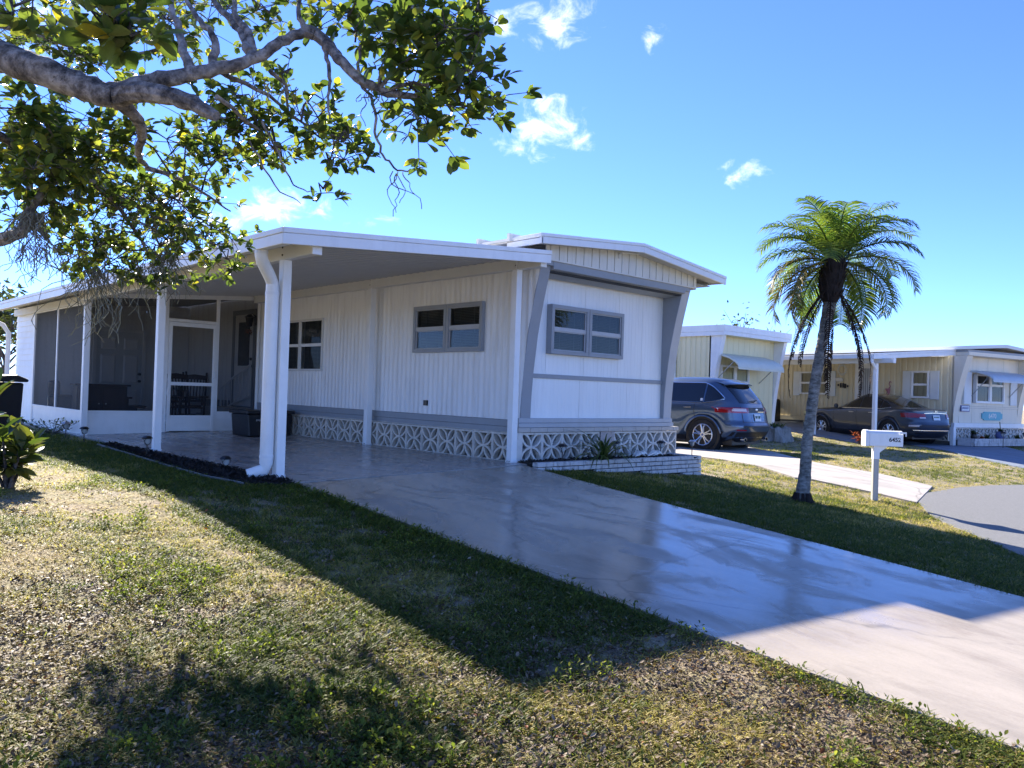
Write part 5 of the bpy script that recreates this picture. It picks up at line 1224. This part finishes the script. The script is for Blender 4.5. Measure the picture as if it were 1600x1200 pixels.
# pale golf cart and dark covered furniture further back
q = OB+XB*.0+YB*0; 
gc = tag(empty('golf_cart', tuple(OB+XB*-1.6+YB*7.35+Vector((0, 0, .13))), -TB+R(20)), 'pale golf cart nose with a dark windscreen frame behind the far left carport post', 'golf cart')
m = MB(); m.prism([(-.5, .30), (-.62, .45), (-.60, .62), (-.30, .82), (.0, .90), (.3, .90), (.3, .30)], 0, -.55, .55); m.build('cowl', M['tanl'], gc, bevel=.04)
m = MB(); m.prism([(-.66, .20), (-.66, .42), (.3, .32), (.3, .2)], 0, -.52, .52); m.build('bumper', M['black'], gc, bevel=.03)
for s in (-1, 1):
    m = MB(); m.lathe([(.0, 0), (.08, 0), (.07, .03), (0, .035)], 10); o = m.build('headlight', M['plate'], gc); o.matrix_local = Matrix.Translation((s*.36, -.60, .58)) @ Matrix.Rotation(math.pi/2, 4, 'X')
    m = MB(); m.tube([(s*.5, .1, .9), (s*.5, .38, 1.85)], .02, 6); m.build('windscreen_post', M['blackm'], gc)
    m = MB(); m.tube([(s*.42-.08, -.25, .23), (s*.42+.08, -.25, .23)], .22, 16); m.build('wheel', M['tyre'], gc, True)
m = MB(); m.box(.50, .62, .18, .24, 1.42, 1.62); m.build('mirror', M['blackm'], gc)
m = MB(); m.box(-.55, .55, .3, 1.5, .25, .75).box(-.55, .55, 1.3, 1.5, .75, 1.2); m.build('seat', M['black'], gc, bevel=.04)
m = MB(); m.box(-.6, .6, .3, 1.8, 1.86, 1.90); m.build('canopy', M['tanl'], gc)
cv = tag(empty('covered_grill', tuple(OB+XB*-.95+YB*6.95+Vector((0, 0, .10))), -TB), 'long black covered patio unit under the far carport behind the palm trunk', 'patio unit')
m = MB(); m.prism([(-.85, .0), (.85, .0), (.82, .86), (.76, .92), (-.76, .92), (-.82, .86)], 1, -.36, .36); m.build('cover', M['black'], cv, bevel=.03)
m = MB(); m.box(-.86, .86, -.375, .375, .0, .05); m.build('base', M['black'], cv)
# ------------------------------------------------------------------ palm
pf = ground_at(1253, 783); PD = (Vector(pf)-CAM).dot(_f)
pm = tag(empty('palm_tree', tuple(pf)), 'small leaning palm with dead brown skirt fronds on the front lawn beside the street', 'palm tree')
cl_ = [at(u, v, PD) - pf for u, v in ((1253, 786), (1255, 765), (1258, 740), (1261, 690), (1268, 640), (1275, 590), (1283, 545), (1290, 510), (1297, 472), (1301, 438))]
m = MB(); pts = []; rad = []
for i in range(len(cl_)-1):
    for k in range(5):
        t = k/5; pts.append(cl_[i].lerp(cl_[i+1], t)); s = i+t
        base = lerp(.105, .072, min(1, s/2.5)) if s < 2.5 else lerp(.072, .068, (s-2.5)/6)
        if s > 5.5: base = lerp(.068, .088, (s-5.5)/3)
        rad.append(base*(1+.05*math.sin(len(pts)*2.1)))
m.tube(pts, rad, 14); m.build('trunk', M['palmbark'], pm, True)
m = MB()
for k in range(60): a = random.random()*6.3; c = pts[0]+Vector((math.cos(a)*.1, math.sin(a)*.1, 0)); m.tube([c+Vector((0, 0, .14)), c+Vector((math.cos(a)*.03, math.sin(a)*.03, .05)), c+Vector((math.cos(a)*.07, math.sin(a)*.07, -.02))], [.006, .012, .01], 4)
m.build('root_flare', M['fibre'], pm, True)
top = cl_[-1]; ax = (cl_[-1]-cl_[-3]).normalized()
m = MB(); m.tube([top-ax*.30, top-ax*.20, top+ax*.05, top+ax*.25, top+ax*.42], [.09, .135, .155, .13, .05], 14); m.build('fibre_boot', M['fibre'], pm, True)
m = MB()
for k in range(70):
    a = random.random()*6.3; z = random.uniform(-.28, .3); c = top+ax*z+Vector((math.cos(a), math.sin(a), 0))*.13; m.tube([c, c+Vector((math.cos(a)*.05, math.sin(a)*.05, random.uniform(.05, .16)))], [.016, .006], 4)
m.build('cut_stub', M['fibre'], pm)
crown = top+ax*.30
def frond(name, mat, az, el, L, droop, nl, ll, lw, leaf_droop, tw=0, gap=.0):
    m = MB(); n = 14; p = crown + Vector((math.cos(az)*.06, math.sin(az)*.06, -.05)); e = el; rach = [p.copy()]; d = L/n
    for i in range(n):
        p = p + Vector((math.cos(az)*math.cos(e), math.sin(az)*math.cos(e), math.sin(e)))*d; rach.append(p.copy()); e -= droop/n*(.5+1.0*i/n)
    m.tube(rach, [lerp(.014, .003, i/n) for i in range(n+1)], 5)
    for j in range(nl):
        t = .14+.86*(j+.5)/nl
        i = min(n-1, int(t*n)); f = t*n-i; c = rach[i].lerp(rach[i+1], f); tan = (rach[i+1]-rach[i]).normalized(); side = tan.cross(Vector((0, 0, 1)));
        side = side.normalized() if side.length > .05 else Vector((-math.sin(az), math.cos(az), 0)); upv = side.cross(tan).normalized()
        for s in (-1, 1):
            if random.random() < gap: continue
            l = ll*(math.sin(math.pi*min(1, .12+t*.80))**.7)*random.uniform(.85, 1.1); dirv = (side*s*.86+tan*.50+upv*random.uniform(.05, .32)).normalized(); q = c.copy(); rows = []
            for k in range(4):
                w = lw*(.7, 1, .75, .06)[k]*.5; wv = tan.cross(dirv).cross(dirv).normalized() if False else (tan - dirv*tan.dot(dirv)).normalized()
                rows.append([q-wv*w, q+wv*w]); q = q+dirv*(l/3); dirv = (dirv+Vector((0, 0, -1))*leaf_droop*(.4+.5*k)).normalized()
            m.grid(rows)
    return m.build(name, mat, pm, True, fix=False)
NF = 42
for k in range(NF):
    az = k*2.39996+.4; t = k/(NF-1); el = lerp(1.45, -.42, t**.9)+random.uniform(-.1, .1)
    toward = math.cos(az-math.atan2(_r.y, _r.x))        # -1: to the left of the view
    camd = math.cos(az-math.atan2(-_f.y, -_f.x))
    if t > .42 and camd > .5: continue
    yel = (t > .55 and toward < -.60)
    frond('frond', M['frond_y'] if yel else M['frond'], az, el, random.uniform(1.0, 1.24)*(1 if t > .2 else .95), lerp(1.5, 2.15, min(1, t*1.3))+random.uniform(-.2, .3), 50, .38, .017, .62)
crown = top-ax*.05
for k in range(8):
    az = k*2.39996+1.1; frond('dead_frond', M['frond_d'], az, random.uniform(-1.2, -.6), random.uniform(1.1, 1.65), .9, 44, .11, .016, 2.2, gap=.15)

# ------------------------------------------------------------------ broad leaved tree reaching in from the left
tr_base = Vector((-8.15, -1.75, gz(-8.15, -1.75)))
bt = tag(empty('broad_leaf_tree', tuple(tr_base)), 'spreading broad leaved tree reaching in over the carport from the upper left', 'tree')
lim = MB()
def limb(px, rads, n=9, sub=5, wob=.006):
    P = [at(u, v, d) - tr_base for u, v, d in px]; pts = []; rr = []
    for i in range(len(P)-1):
        p0 = P[max(0, i-1)]; p1 = P[i]; p2 = P[i+1]; p3 = P[min(len(P)-1, i+2)]
        for k in range(sub):
            t = k/sub; a = .5*((2*p1)+(p2-p0)*t+(2*p0-5*p1+4*p2-p3)*t*t+(3*p1-p0-3*p2+p3)*t**3)
            pts.append(a+Vector((random.uniform(-1, 1), random.uniform(-1, 1), random.uniform(-1, 1)))*wob); rr.append(lerp(rads[i], rads[i+1], t)*random.uniform(.96, 1.05))
    pts.append(P[-1]); rr.append(rads[-1]); lim.tube(pts, rr, n); return pts
# trunk (out of the picture, left) up to the fork
fork0 = at(-160, 40, 4.3) - tr_base
lim.tube([Vector((0, 0, -.2)), Vector((.02, .02, .25)), Vector((.08, -.05, 1.2)), Vector((.25, -.2, 2.0)), fork0*.75+Vector((.1, 0, .65)), fork0], [.34, .25, .20, .18, .15, .13], 14)
skel = []
skel += limb([(-180, 30, 4.25), (-60, 62, 4.2), (0, 88, 4.15), (60, 108, 4.1), (120, 132, 4.1), (175, 150, 4.1)], [.10, .09, .082, .075, .068, .06], 12)
skel += limb([(170, 148, 4.1), (225, 130, 4.15), (290, 118, 4.2), (350, 106, 4.25), (400, 90, 4.3), (440, 65, 4.35), (480, 48, 4.4)], [.052, .043, .037, .034, .030, .028, .026], 10)
skel += limb([(480, 48, 4.4), (505, 62, 4.4), (530, 92, 4.35), (565, 125, 4.3), (605, 145, 4.3), (650, 152, 4.25), (680, 180, 4.2), (702, 208, 4.2)], [.036, .034, .030, .027, .022, .016, .010, .005], 8)
skel += limb([(180, 148, 4.1), (240, 146, 4.05), (290, 158, 4.0), (338, 182, 3.95)], [.06, .048, .042, .026], 9)
skel += limb([(175, 152, 4.1), (205, 175, 4.2), (222, 205, 4.4), (215, 240, 4.7), (230, 260, 5.2)], [.05, .034, .026, .02, .012], 8)
for px, r_ in ([[(300, 118, 4.2), (285, 70, 4.3), (270, 10, 4.5), (262, -80, 4.7)], .030], [[(330, 105, 4.25), (335, 60, 4.3), (305, 25, 4.4), (275, -30, 4.6)], .026], [[(395, 90, 4.3), (388, 50, 4.4), (368, 20, 4.5), (362, -70, 4.7)], .03], [[(390, 80, 4.3), (370, 40, 4.5), (330, 0, 4.7), (300, -60, 5)], .028],
               [[(478, 48, 4.4), (468, 20, 4.4), (470, -40, 4.5)], .02], [[(505, 70, 4.4), (515, 110, 4.35), (514, 150, 4.35), (515, 186, 4.3)], .014], [[(558, 122, 4.3), (585, 165, 4.3), (588, 215, 4.3), (603, 248, 4.3), (625, 268, 4.3), (645, 266, 4.3), (661, 262, 4.3)], .009],
               [[(420, 110, 4.3), (445, 130, 4.4), (450, 155, 4.5)], .014], [[(560, 118, 4.3), (562, 70, 4.3), (570, 30, 4.3), (565, 10, 4.3)], .010], [[(590, 140, 4.3), (640, 90, 4.2), (700, 65, 4.2), (770, 42, 4.2)], .012], [[(600, 145, 4.3), (660, 130, 4.2), (740, 150, 4.2), (800, 160, 4.2)], .012], [[(590, 138, 4.3), (610, 80, 4.2), (640, 20, 4.2), (650, -40, 4.2)], .012],
               [[(-80, 400, 5.6), (0, 374, 5.5), (38, 357, 5.5), (48, 310, 5.6), (40, 260, 5.8)], .055], [[(40, 340, 5.5), (100, 272, 5.7), (180, 305, 6.2), (260, 345, 6.6), (330, 380, 6.9)], .03], [[(-40, 190, 5.2), (40, 235, 5.6), (110, 260, 6), (190, 330, 6.3), (235, 400, 6.5)], .034], [[(230, 262, 5.2), (300, 290, 5.8), (360, 330, 6.4)], .018],
               [[(-60, 20, 6), (80, 60, 6.4), (180, 90, 6.8), (300, 60, 7)], .04], [[(410, 190, 4.9), (440, 250, 4.9), (460, 290, 4.9), (495, 300, 4.9)], .008], [[(390, 220, 4.9), (430, 290, 4.9), (470, 318, 4.9)], .007], [[(330, 105, 4.25), (420, 150, 4.7), (470, 190, 5), (540, 220, 5)], .014], [[(338, 150, 4.3), (400, 200, 5), (440, 230, 5.2)], .014]):
    skel += limb(px, [r_*lerp(1, .3, i/(len(px)-1)) for i in range(len(px))], 7, wob=.008)
lo_ = lim.build('limbs', M['bark'], bt, True)
# leafy spurs: clusters of rosettes given by where they hang and how far off
CL = [  # u, v, ru, rv, depth, dd, rosettes, leaf length
 (680, 95, 78, 72, 4.2, .5, 50, .08), (655, 150, 70, 36, 4.2, .4, 22, .08), (640, 45, 55, 45, 4.2, .4, 24, .085), (745, 55, 36, 38, 4.2, .3, 20, .08), (715, 140, 50, 42, 4.2, .3, 24, .08), (772, 156, 24, 13, 4.2, .12, 6, .085), (665, 180, 35, 28, 4.1, .2, 10, .10), (610, 25, 40, 30, 4.3, .3, 12, .10), (555, 65, 30, 40, 4.3, .3, 7, .10), (745, 15, 30, 25, 4.2, .3, 12, .09),
 (165, 30, 34, 18, 3.2, .15, 7, .12), (205, 55, 34, 20, 3.2, .15, 8, .12), (20, 10, 50, 20, 3.8, .3, 8, .10),
 (60, 45, 110, 50, 6.8, .8, 80, .085), (140, 90, 70, 40, 6.5, .6, 40, .085), (60, 190, 90, 35, 5.6, .7, 55, .09), (40, 170, 60, 22, 5.0, .4, 14, .10), (90, 225, 110, 40, 5.8, .7, 70, .09), (30, 250, 60, 60, 5.6, .6, 40, .10), (150, 250, 100, 45, 6.2, .8, 76, .085), (210, 210, 60, 35, 5.6, .5, 30, .085),
 (60, 310, 70, 45, 5.7, .6, 44, .09), (170, 320, 90, 45, 6.4, .7, 80, .085), (270, 310, 75, 45, 6.6, .6, 64, .08), (170, 380, 70, 40, 6.4, .5, 48, .085), (250, 385, 60, 45, 6.6, .5, 44, .08), (330, 360, 55, 45, 6.9, .5, 44, .08), (355, 405, 36, 30, 6.9, .4, 24, .08), (165, 415, 40, 28, 6.3, .4, 18, .09), (240, 425, 40, 30, 6.5, .4, 20, .085),
 (290, 225, 80, 45, 5.6, .7, 44, .08), (330, 260, 55, 45, 6.0, .6, 30, .08), (330, 185, 60, 24, 5.2, .5, 14, .08), (420, 200, 85, 45, 5.2, .5, 44, .08), (500, 215, 60, 36, 5.2, .4, 28, .08), (480, 160, 60, 36, 5.0, .5, 24, .08), (545, 215, 26, 25, 5.1, .3, 12, .08), (440, 245, 50, 25, 5.2, .4, 22, .08), (515, 255, 40, 30, 5.0, .3, 14, .08), (505, 295, 14, 10, 4.9, .1, 3, .08),
 (260, 30, 90, 40, 6.5, .8, 60, .08), (350, 20, 80, 30, 5.8, .8, 30, .08), (420, 20, 60, 30, 5.4, .6, 20, .08), (440, 115, 30, 20, 5, .4, 7, .08), (510, 8, 40, 20, 4.8, .4, 10, .09), (370, 150, 50, 30, 5.2, .4, 18, .08), (545, 25, 40, 30, 4.4, .3, 14, .10),
 # above and beside the frame
 (150, -120, 320, 100, 6.0, 1.5, 150, .10), (520, -110, 200, 80, 5.0, .8, 70, .10), (-220, 150, 160, 220, 5.6, 1.2, 130, .10), (-150, -150, 300, 150, 4.2, .8, 90, .11)]
leaves = []; tw = MB(); twn = MB()
SK = np.array([tuple(p) for p in skel])
def rosette(p, d, L, k):
    a0 = random.random()*6.3; d = d.normalized(); x = d.orthogonal().normalized(); y = d.cross(x)
    for i in range(k):
        a = a0+i*2.399; tilt = random.uniform(.5, 1.35); dv = (d*math.cos(tilt)+(x*math.cos(a)+y*math.sin(a))*math.sin(tilt)); dv.z += .05
        leaves.append((p - d*random.uniform(0, .06), dv.normalized(), random.uniform(-.7, .7), L*random.uniform(.6, 1.12)))
for (u, v, ru, rv, dep, ddp, n, L) in CL:
    if u < 600: n = int(n*(.78 if u > 280 else 1.0)); L *= .93
    c = at(u, v, dep) - tr_base
    i0 = int(np.argmin(((SK-np.array(tuple(c)))**2).sum(1))); root_p = Vector(SK[i0]) if dep > 3.9 else at(u-30, -160, dep+.3) - tr_base
    mid = (root_p+c)/2+Vector((0, 0, .05))
    if (root_p-c).length > .1: tw.tube([root_p, mid, c], [.009, .006, .004], 5)
    subs = []
    for k in range(max(2, n//6)):
        a = random.random()*6.283; r = math.sqrt(random.random())*.75
        s = at(u+ru*r*math.cos(a), v+rv*r*math.sin(a), dep+random.gauss(0, ddp*.5)) - tr_base; subs.append(s)
        tw.tube([c, (c+s)/2+Vector((random.uniform(-.04, .04), random.uniform(-.04, .04), .04)), s], [.007, .005, .004], 4)
    for k in range(n):
        s = random.choice(subs); sp = .065 + .018*dep*ru/90
        p = s+Vector((random.gauss(0, sp), random.gauss(0, sp), random.gauss(0, sp*.75))); d = (p-s); d.z += .10
        if d.length < .02: d = Vector((0, 0, .1))
        twn.tube([s, (s+p)/2+Vector((0, 0, .01)), p], [.0035, .003, .002], 3, cap=False)
        rosette(p, d, L, random.randint(5, 9))
tag(tw.build('branchlets', M['twig'], bt, True), kind='stuff'); tag(twn.build('twigs', M['twig'], bt), kind='stuff')
lm3 = [leaf_mesh('leaf', M['leaf'], 1, w, n=5, curl=c_, fold=f_) for w, c_, f_ in ((.60, .15, .25), (.66, .28, .15), (.54, .05, .4))]
base3 = [np.array([v.co for v in me.vertices]) for me in lm3]; face3 = [[tuple(p.vertices) for p in me.polygons] for me in lm3]
sz = []
for i, (p, d, ro, L) in enumerate(leaves):
    u, v, w = seen(p+tr_base); sz.append(L/w if (w > .3 and -5 < u < 1600 and -5 < v < 620) else 0)
order = np.argsort(-np.array(sz)); big = set(int(i) for i in order[:290])
fm = MB()
for i, (p, d, ro, L) in enumerate(leaves):
    T = frame(p, d, ro) @ Matrix.Diagonal((L, L, L, 1)); k = i % 3
    if i in big: inst(lm3[k], 'leaf', T, bt)
    else:
        A = np.array(T); q = base3[k] @ A[:3, :3].T + A[:3, 3]; o = len(fm.v); fm.v += list(map(tuple, q)); fm.f += [tuple(j+o for j in f) for f in face3[k]]
tag(fm.build('foliage', M['leaf'], bt, True, fix=False), kind='stuff')
print('leaves', len(leaves))
# grey moss hanging in wisps
def moss(u, v, d, n, L, spread):
    m = MB()
    for k in range(n):
        p = at(u+random.uniform(-1, 1)*spread, v+random.uniform(-.3, .3)*spread, d+random.gauss(0, .08)) - tr_base; pts = [p.copy()]; l = L*random.uniform(.25, 1); s = 9; dr = Vector((random.gauss(0, .5), random.gauss(0, .5), -1))
        for i in range(s):
            dr = (dr+Vector((random.gauss(0, .55), random.gauss(0, .55), random.gauss(-.25, .2)))).normalized(); p = p+dr*l/s; pts.append(p.copy())
        m.tube(pts, [.0035]*5+[.0025]*5, 3, cap=False)
    return tag(m.build('moss', M['moss'], bt), kind='stuff')
moss(52, 335, 5.5, 90, .5, 18); moss(60, 385, 5.5, 34, .4, 26); moss(148, 420, 6.2, 60, .75, 20); moss(135, 380, 6.2, 30, .5, 50); moss(258, 395, 6.5, 80, .55, 18); moss(200, 420, 6.4, 36, .4, 45); moss(618, 270, 4.3, 5, .42, 12); moss(590, 140, 4.3, 14, .18, 35); moss(440, 130, 4.4, 12, .2, 30); moss(230, 330, 6.3, 30, .5, 60); moss(100, 280, 5.9, 40, .4, 40)

# ------------------------------------------------------------------ trees far behind
def far_tree(name, loc, h, rad, nb_, nl, ls, label, bare=False):
    r = tag(empty(name, loc), label, 'tree', 'trees far behind the homes'); m = MB(); tips = []
    m.tube([(0, 0, -.2), (.1, 0, h*.3), (.05, .1, h*.55)], [h*.035, h*.026, h*.018], 7)
    for k in range(nb_):
        a = k*2.399; z0 = h*random.uniform(.3, .55); e = Vector((math.cos(a)*rad*random.uniform(.4, 1), math.sin(a)*rad*random.uniform(.4, 1), h*random.uniform(.62, 1.0)))
        m.tube([(0.05, .05, z0), (e.x*.5, e.y*.5, (z0+e.z)/2+.2), tuple(e)], [h*.012, h*.008, .012], 5); tips.append(e)
        for j in range(5):
            f = e+Vector((random.gauss(0, rad*.22), random.gauss(0, rad*.22), random.uniform(0, rad*.35))); m.tube([tuple(e*.85), tuple(f)], [.02, .008], 3); tips.append(f)
    m.build('trunk', M['twig'], r, True); m = MB()
    for k in range(nl):
        c = random.choice(tips)+Vector((random.gauss(0, rad*.14), random.gauss(0, rad*.14), random.gauss(0, rad*.12))); s = ls*random.uniform(.6, 1.3)
        T = Matrix.Translation(c) @ Euler((random.uniform(-1.2, 1.2), random.uniform(-1.2, 1.2), random.random()*6.3)).to_matrix().to_4x4(); m.add([T @ Vector(q) for q in ((-s*.4, 0, 0), (0, s, 0), (s*.4, 0, 0), (0, -s, 0))], [(0, 1, 2, 3)])
    m.build('crown', M['farleaf'], r, fix=False); return r
q = at(1168, 600, 40); far_tree('thin_crowned_tree', (q.x, q.y, -.25), 5.2, 2.0, 12, 240, .11, 'thin crowned tree showing above the roof of the yellow home')
q = at(6, 560, 34); far_tree('leafy_tree', (q.x, q.y, -.2), 3.6, 2.0, 14, 1500, .18, 'leafy tree far behind at the left end of the storage room')
q = at(-60, 560, 40); far_tree('leafy_tree', (q.x, q.y, -.2), 5.0, 2.6, 14, 1800, .2, 'taller leafy tree far off at the left edge')

# ------------------------------------------------------------------ lawn: grass, weeds and leaf litter as instances of small tufts
def proto_col(name, meshes):
    c = bpy.data.collections.new(name)
    for i, me in enumerate(meshes):
        o = bpy.data.objects.new('%s_%02d' % (name, i), me); c.objects.link(o)
    return c
def tuft(n, L, w, lean, mat, spread=.03):
    m = MB()
    for k in range(n):
        a = random.random()*6.283; b = Vector((random.gauss(0, spread), random.gauss(0, spread), -.004)); l = L*random.uniform(.5, 1.15); el = lean+random.uniform(-.4, .35)
        p = b; pts = []; e = el; aa = a
        for i in range(4):
            ww = w*(1, .95, .7, .04)[i]*.5; sd = Vector((-math.sin(aa), math.cos(aa), 0)); pts.append([p-sd*ww, p+sd*ww]); p = p+Vector((math.cos(aa)*math.cos(e), math.sin(aa)*math.cos(e), math.sin(e)))*(l/3); e -= .35; aa += random.uniform(-.3, .3)
        m.grid(pts)
    return m.mesh('tuft', mat, True)
def litter(n, L, w, mat):
    m = MB()
    for k in range(n):
        T = Matrix.Translation((random.gauss(0, .04), random.gauss(0, .04), random.uniform(.003, .015))) @ Euler((random.uniform(-.5, .5), random.uniform(-.5, .5), random.random()*6.3)).to_matrix().to_4x4() @ Matrix.Scale(L*random.uniform(.5, 1.2), 4)
        rows = leaf_pts(1, w, n=3, curl=random.uniform(-.5, .6), fold=random.uniform(.1, .7)); m.grid([[T @ Vector(q) for q in r] for r in rows])
    return m.mesh('litter', mat, True)
def weed(n, L, mat):
    m = MB()
    for k in range(n):
        a = k*2.399; el = random.uniform(.2, 1.2); d = Vector((math.cos(a)*math.cos(el), math.sin(a)*math.cos(el), math.sin(el))); p = Vector((random.gauss(0, .012), random.gauss(0, .012), random.uniform(.0, .04))) + d*random.uniform(0, .025)
        T = frame(p, d, random.uniform(-.6, .6)) @ Matrix.Scale(L*random.uniform(.6, 1.1), 4); m.grid([[T @ Vector(q) for q in r] for r in leaf_pts(1, .5, n=3)])
    return m.mesh('weed', mat, True)
def in_poly(x, y, poly):
    c = False; j = len(poly)-1
    for i in range(len(poly)):
        xi, yi = poly[i]; xj, yj = poly[j]
        if (yi > y) != (yj > y) and x < (xj-xi)*(y-yi)/(yj-yi)+xi: c = not c
        j = i
    return c
DR = [(-3.44, JOINT), (-3.45, -3), (-3.42, -10.2), (-.45, -10.2), (-.33, -3), (-.22, -.6), (-.2, JOINT)]
SLABS = [DR, [(-3.47, 14), (-3.47, -.35), (0, -.35), (3.6, .1), (3.6, 14)], bed, [(-3.3, 7.7), (-3.3, 14), (0, 14), (0, 7.7)],
         st_near + [(1.3, -6.4), (.3, -8.0), (-1, -9.2), (-4, -10.0), (-20, -10.6), (-20, -17), (10, -17), (17, -10), (14, -5)] + st_far[::-1],
         dA_near + dA_far + [(11.3, 3.6), (11.3, 9), (7.4, 9), (7.0, 3.0), (6.2, .6)],
         P2((1355, 693), (1410, 691), (1500, 710), (1600, 732)) + [(17.5, -6), (21, -4.5)] + P2((1600, 706), (1532, 692), (1478, 687)) + [tuple((OB+XB*-.1+YB*9)[:2]), tuple((OB+XB*-3.3+YB*9)[:2]), tuple((OB+XB*-3.3+YB*.3)[:2])],
         [(-.26, -.68), (3.68, -.92), (3.68, 0), (-.3, 0)], [(11.8, 4.6), (15.6, 4.6), (15.6, 16), (11.8, 16)], [tuple((OB+XB*a+YB*b)[:2]) for a, b in ((0, -.6), (4.2, -.6), (4.2, 9), (0, 9))]]
def nz_(x, y, s, o=0): return noise.noise(Vector((x*s+o, y*s-o*.7, o*1.3)))
pts = {'grass': [], 'leaf_litter': [], 'lawn_weeds': []}
N0 = 260000
# sample by angle and distance so that density falls off with distance
cand_u = rng.uniform(-260, 1860, N0); cand_d = np.exp(rng.uniform(math.log(1.7), math.log(34), N0)); keep_r = rng.random(N0)
cnt = 0
for u, d, kr in zip(cand_u, cand_d, keep_r):
    lat = (u-800)/FPX*d; x = CAM.x+_f.x*d/1.0+_r.x*lat; y = CAM.y+_f.y*d+_r.y*lat
    if d > 12 and kr > .55: continue
    if any(in_poly(x, y, p) for p in SLABS): continue
    z = gz(x, y)-.012
    left = x < -3.3
    g1 = nz_(x, y, .45, 3)*.6+nz_(x, y, 1.7, 9)*.55+nz_(x, y, 5, 1)*.35
    edge = max(0, 1-abs(x+3.44)/.35) if y < 0 else max(0, 1-abs(x+4.05)/.5)
    bare = 0
    if left:
        near = sstep(-1.0, -6.5, y); fld = sstep(-4.1, -6.0, x)
        dens = .46+.85*g1+.40*edge-.22*near+.10*fld*(1-near)
        if x > -4.9 and y > -5: dens += .30
        dens = min(1, max(.05, dens))
        typ = .5+.6*nz_(x, y, .8, 20)+.35*nz_(x, y, 3, 7)
        if x > -4.95 and y > -5.0: typ -= .30  # greener tufts inside the carport's cast shadow: its shade put into grass colour
        if edge > .2: typ -= .22
        if y > -2.5 and x < -4.9: typ += .22  # yellower tufts beyond the shadow edge: sunlight put into grass colour
    else:
        dens = .82+.3*g1; typ = .42+.5*nz_(x, y, .6, 5)+.3*nz_(x, y, 2.5, 2)
        if y < -.5 and x < 2.8: typ -= .22  # greener tufts inside the home's cast shadow, shade painted by blade colour
    if kr*1.0 < dens:
        t = typ+random.gauss(0, .18); idx = random.randrange(0, 3) if t < .40 else random.randrange(3, 6) if t < .72 else random.randrange(6, 9)
        s = random.uniform(.7, 1.25)*(1.0 if d < 9 else 1.15); s *= 1+.35*edge*(random.random())
        pts['grass'].append((x, y, z, random.random()*6.283, s, idx))
    if left and d < 9 and random.random() < (.17 if d < 5 else .08)*(1.1-dens)*(1.25 if y < -1.5 else .8):
        pts['leaf_litter'].append((x, y, z+.006, random.random()*6.283, random.uniform(.6, 1.35), random.randrange(5)))
    if left and d < 9 and nz_(x, y, 1.3, 40)+.5*nz_(x, y, 4, 11) > .30 and random.random() < .16 or (edge > .3 and y < 0 and random.random() < .06*edge):
        pts['lawn_weeds'].append((x, y, z+.004, random.random()*6.283, random.uniform(.6, 1.3), random.randrange(4)))
def scatter(name, P, protos):
    P = np.array(P); me = bpy.data.meshes.new(name); me.from_pydata([tuple(p[:3]) for p in P], [], [])
    for an, ty, dat in (('rz', 'FLOAT', P[:, 3]), ('sc', 'FLOAT', P[:, 4]), ('pk', 'INT', P[:, 5].astype(int))):
        at_ = me.attributes.new(an, ty, 'POINT'); at_.data.foreach_set('value', dat if ty == 'INT' else dat.astype(np.float32))
    o = bpy.data.objects.new(name, me); col.objects.link(o); tag(o, kind='stuff')
    ng = bpy.data.node_groups.new(name, 'GeometryNodeTree'); ng.interface.new_socket('Geometry', in_out='INPUT', socket_type='NodeSocketGeometry'); ng.interface.new_socket('Geometry', in_out='OUTPUT', socket_type='NodeSocketGeometry')
    N = ng.nodes; gi = N.new('NodeGroupInput'); go = N.new('NodeGroupOutput'); ci = N.new('GeometryNodeCollectionInfo'); ci.inputs['Collection'].default_value = protos; ci.inputs['Separate Children'].default_value = True; ci.inputs['Reset Children'].default_value = True
    ip = N.new('GeometryNodeInstanceOnPoints'); ip.inputs['Pick Instance'].default_value = True
    def na(nm, ty):
        q = N.new('GeometryNodeInputNamedAttribute'); q.data_type = ty; q.inputs['Name'].default_value = nm; return [s for s in q.outputs if s.enabled and s.name == 'Attribute'][0]
    cx = N.new('ShaderNodeCombineXYZ'); L = ng.links
    L.new(na('rz', 'FLOAT'), cx.inputs['Z']); L.new(gi.outputs[0], ip.inputs['Points']); L.new(ci.outputs[0], ip.inputs['Instance']); L.new(na('pk', 'INT'), ip.inputs['Instance Index']); L.new(cx.outputs[0], ip.inputs['Rotation']); L.new(na('sc', 'FLOAT'), ip.inputs['Scale']); L.new(ip.outputs[0], go.inputs[0])
    md = o.modifiers.new('scatter', 'NODES'); md.node_group = ng; print(name, len(P)); return o
gp = [tuft(11, .066, .006, .70, M['gr_green']) for _ in range(3)] + [tuft(11, .062, .0055, .60, M['gr_yel']) for _ in range(3)] + [tuft(12, .066, .004, .30, M['gr_dry']) for _ in range(3)]
scatter('grass', pts['grass'], proto_col('grass_tufts', gp))
scatter('leaf_litter', pts['leaf_litter'], proto_col('litter_bits', [litter(6, .026, .5, M['litter']) for _ in range(5)]))
scatter('lawn_weeds', pts['lawn_weeds'], proto_col('weed_tufts', [weed(10, .026, M['lime']) for i in range(4)]))
mc = [litter(4, .04, .45, M['mulch']) for _ in range(4)]; mp2 = []
for k in range(5200):
    x = random.uniform(-4.1, -3.49); y = random.uniform(-.45, 5.45)
    if in_poly(x, y, bed): mp2.append((x, y, gz(x, y)+.02, random.random()*6.3, random.uniform(.6, 1.3), random.randrange(4)))
scatter('mulch_chips', mp2, proto_col('mulch_bits', mc))
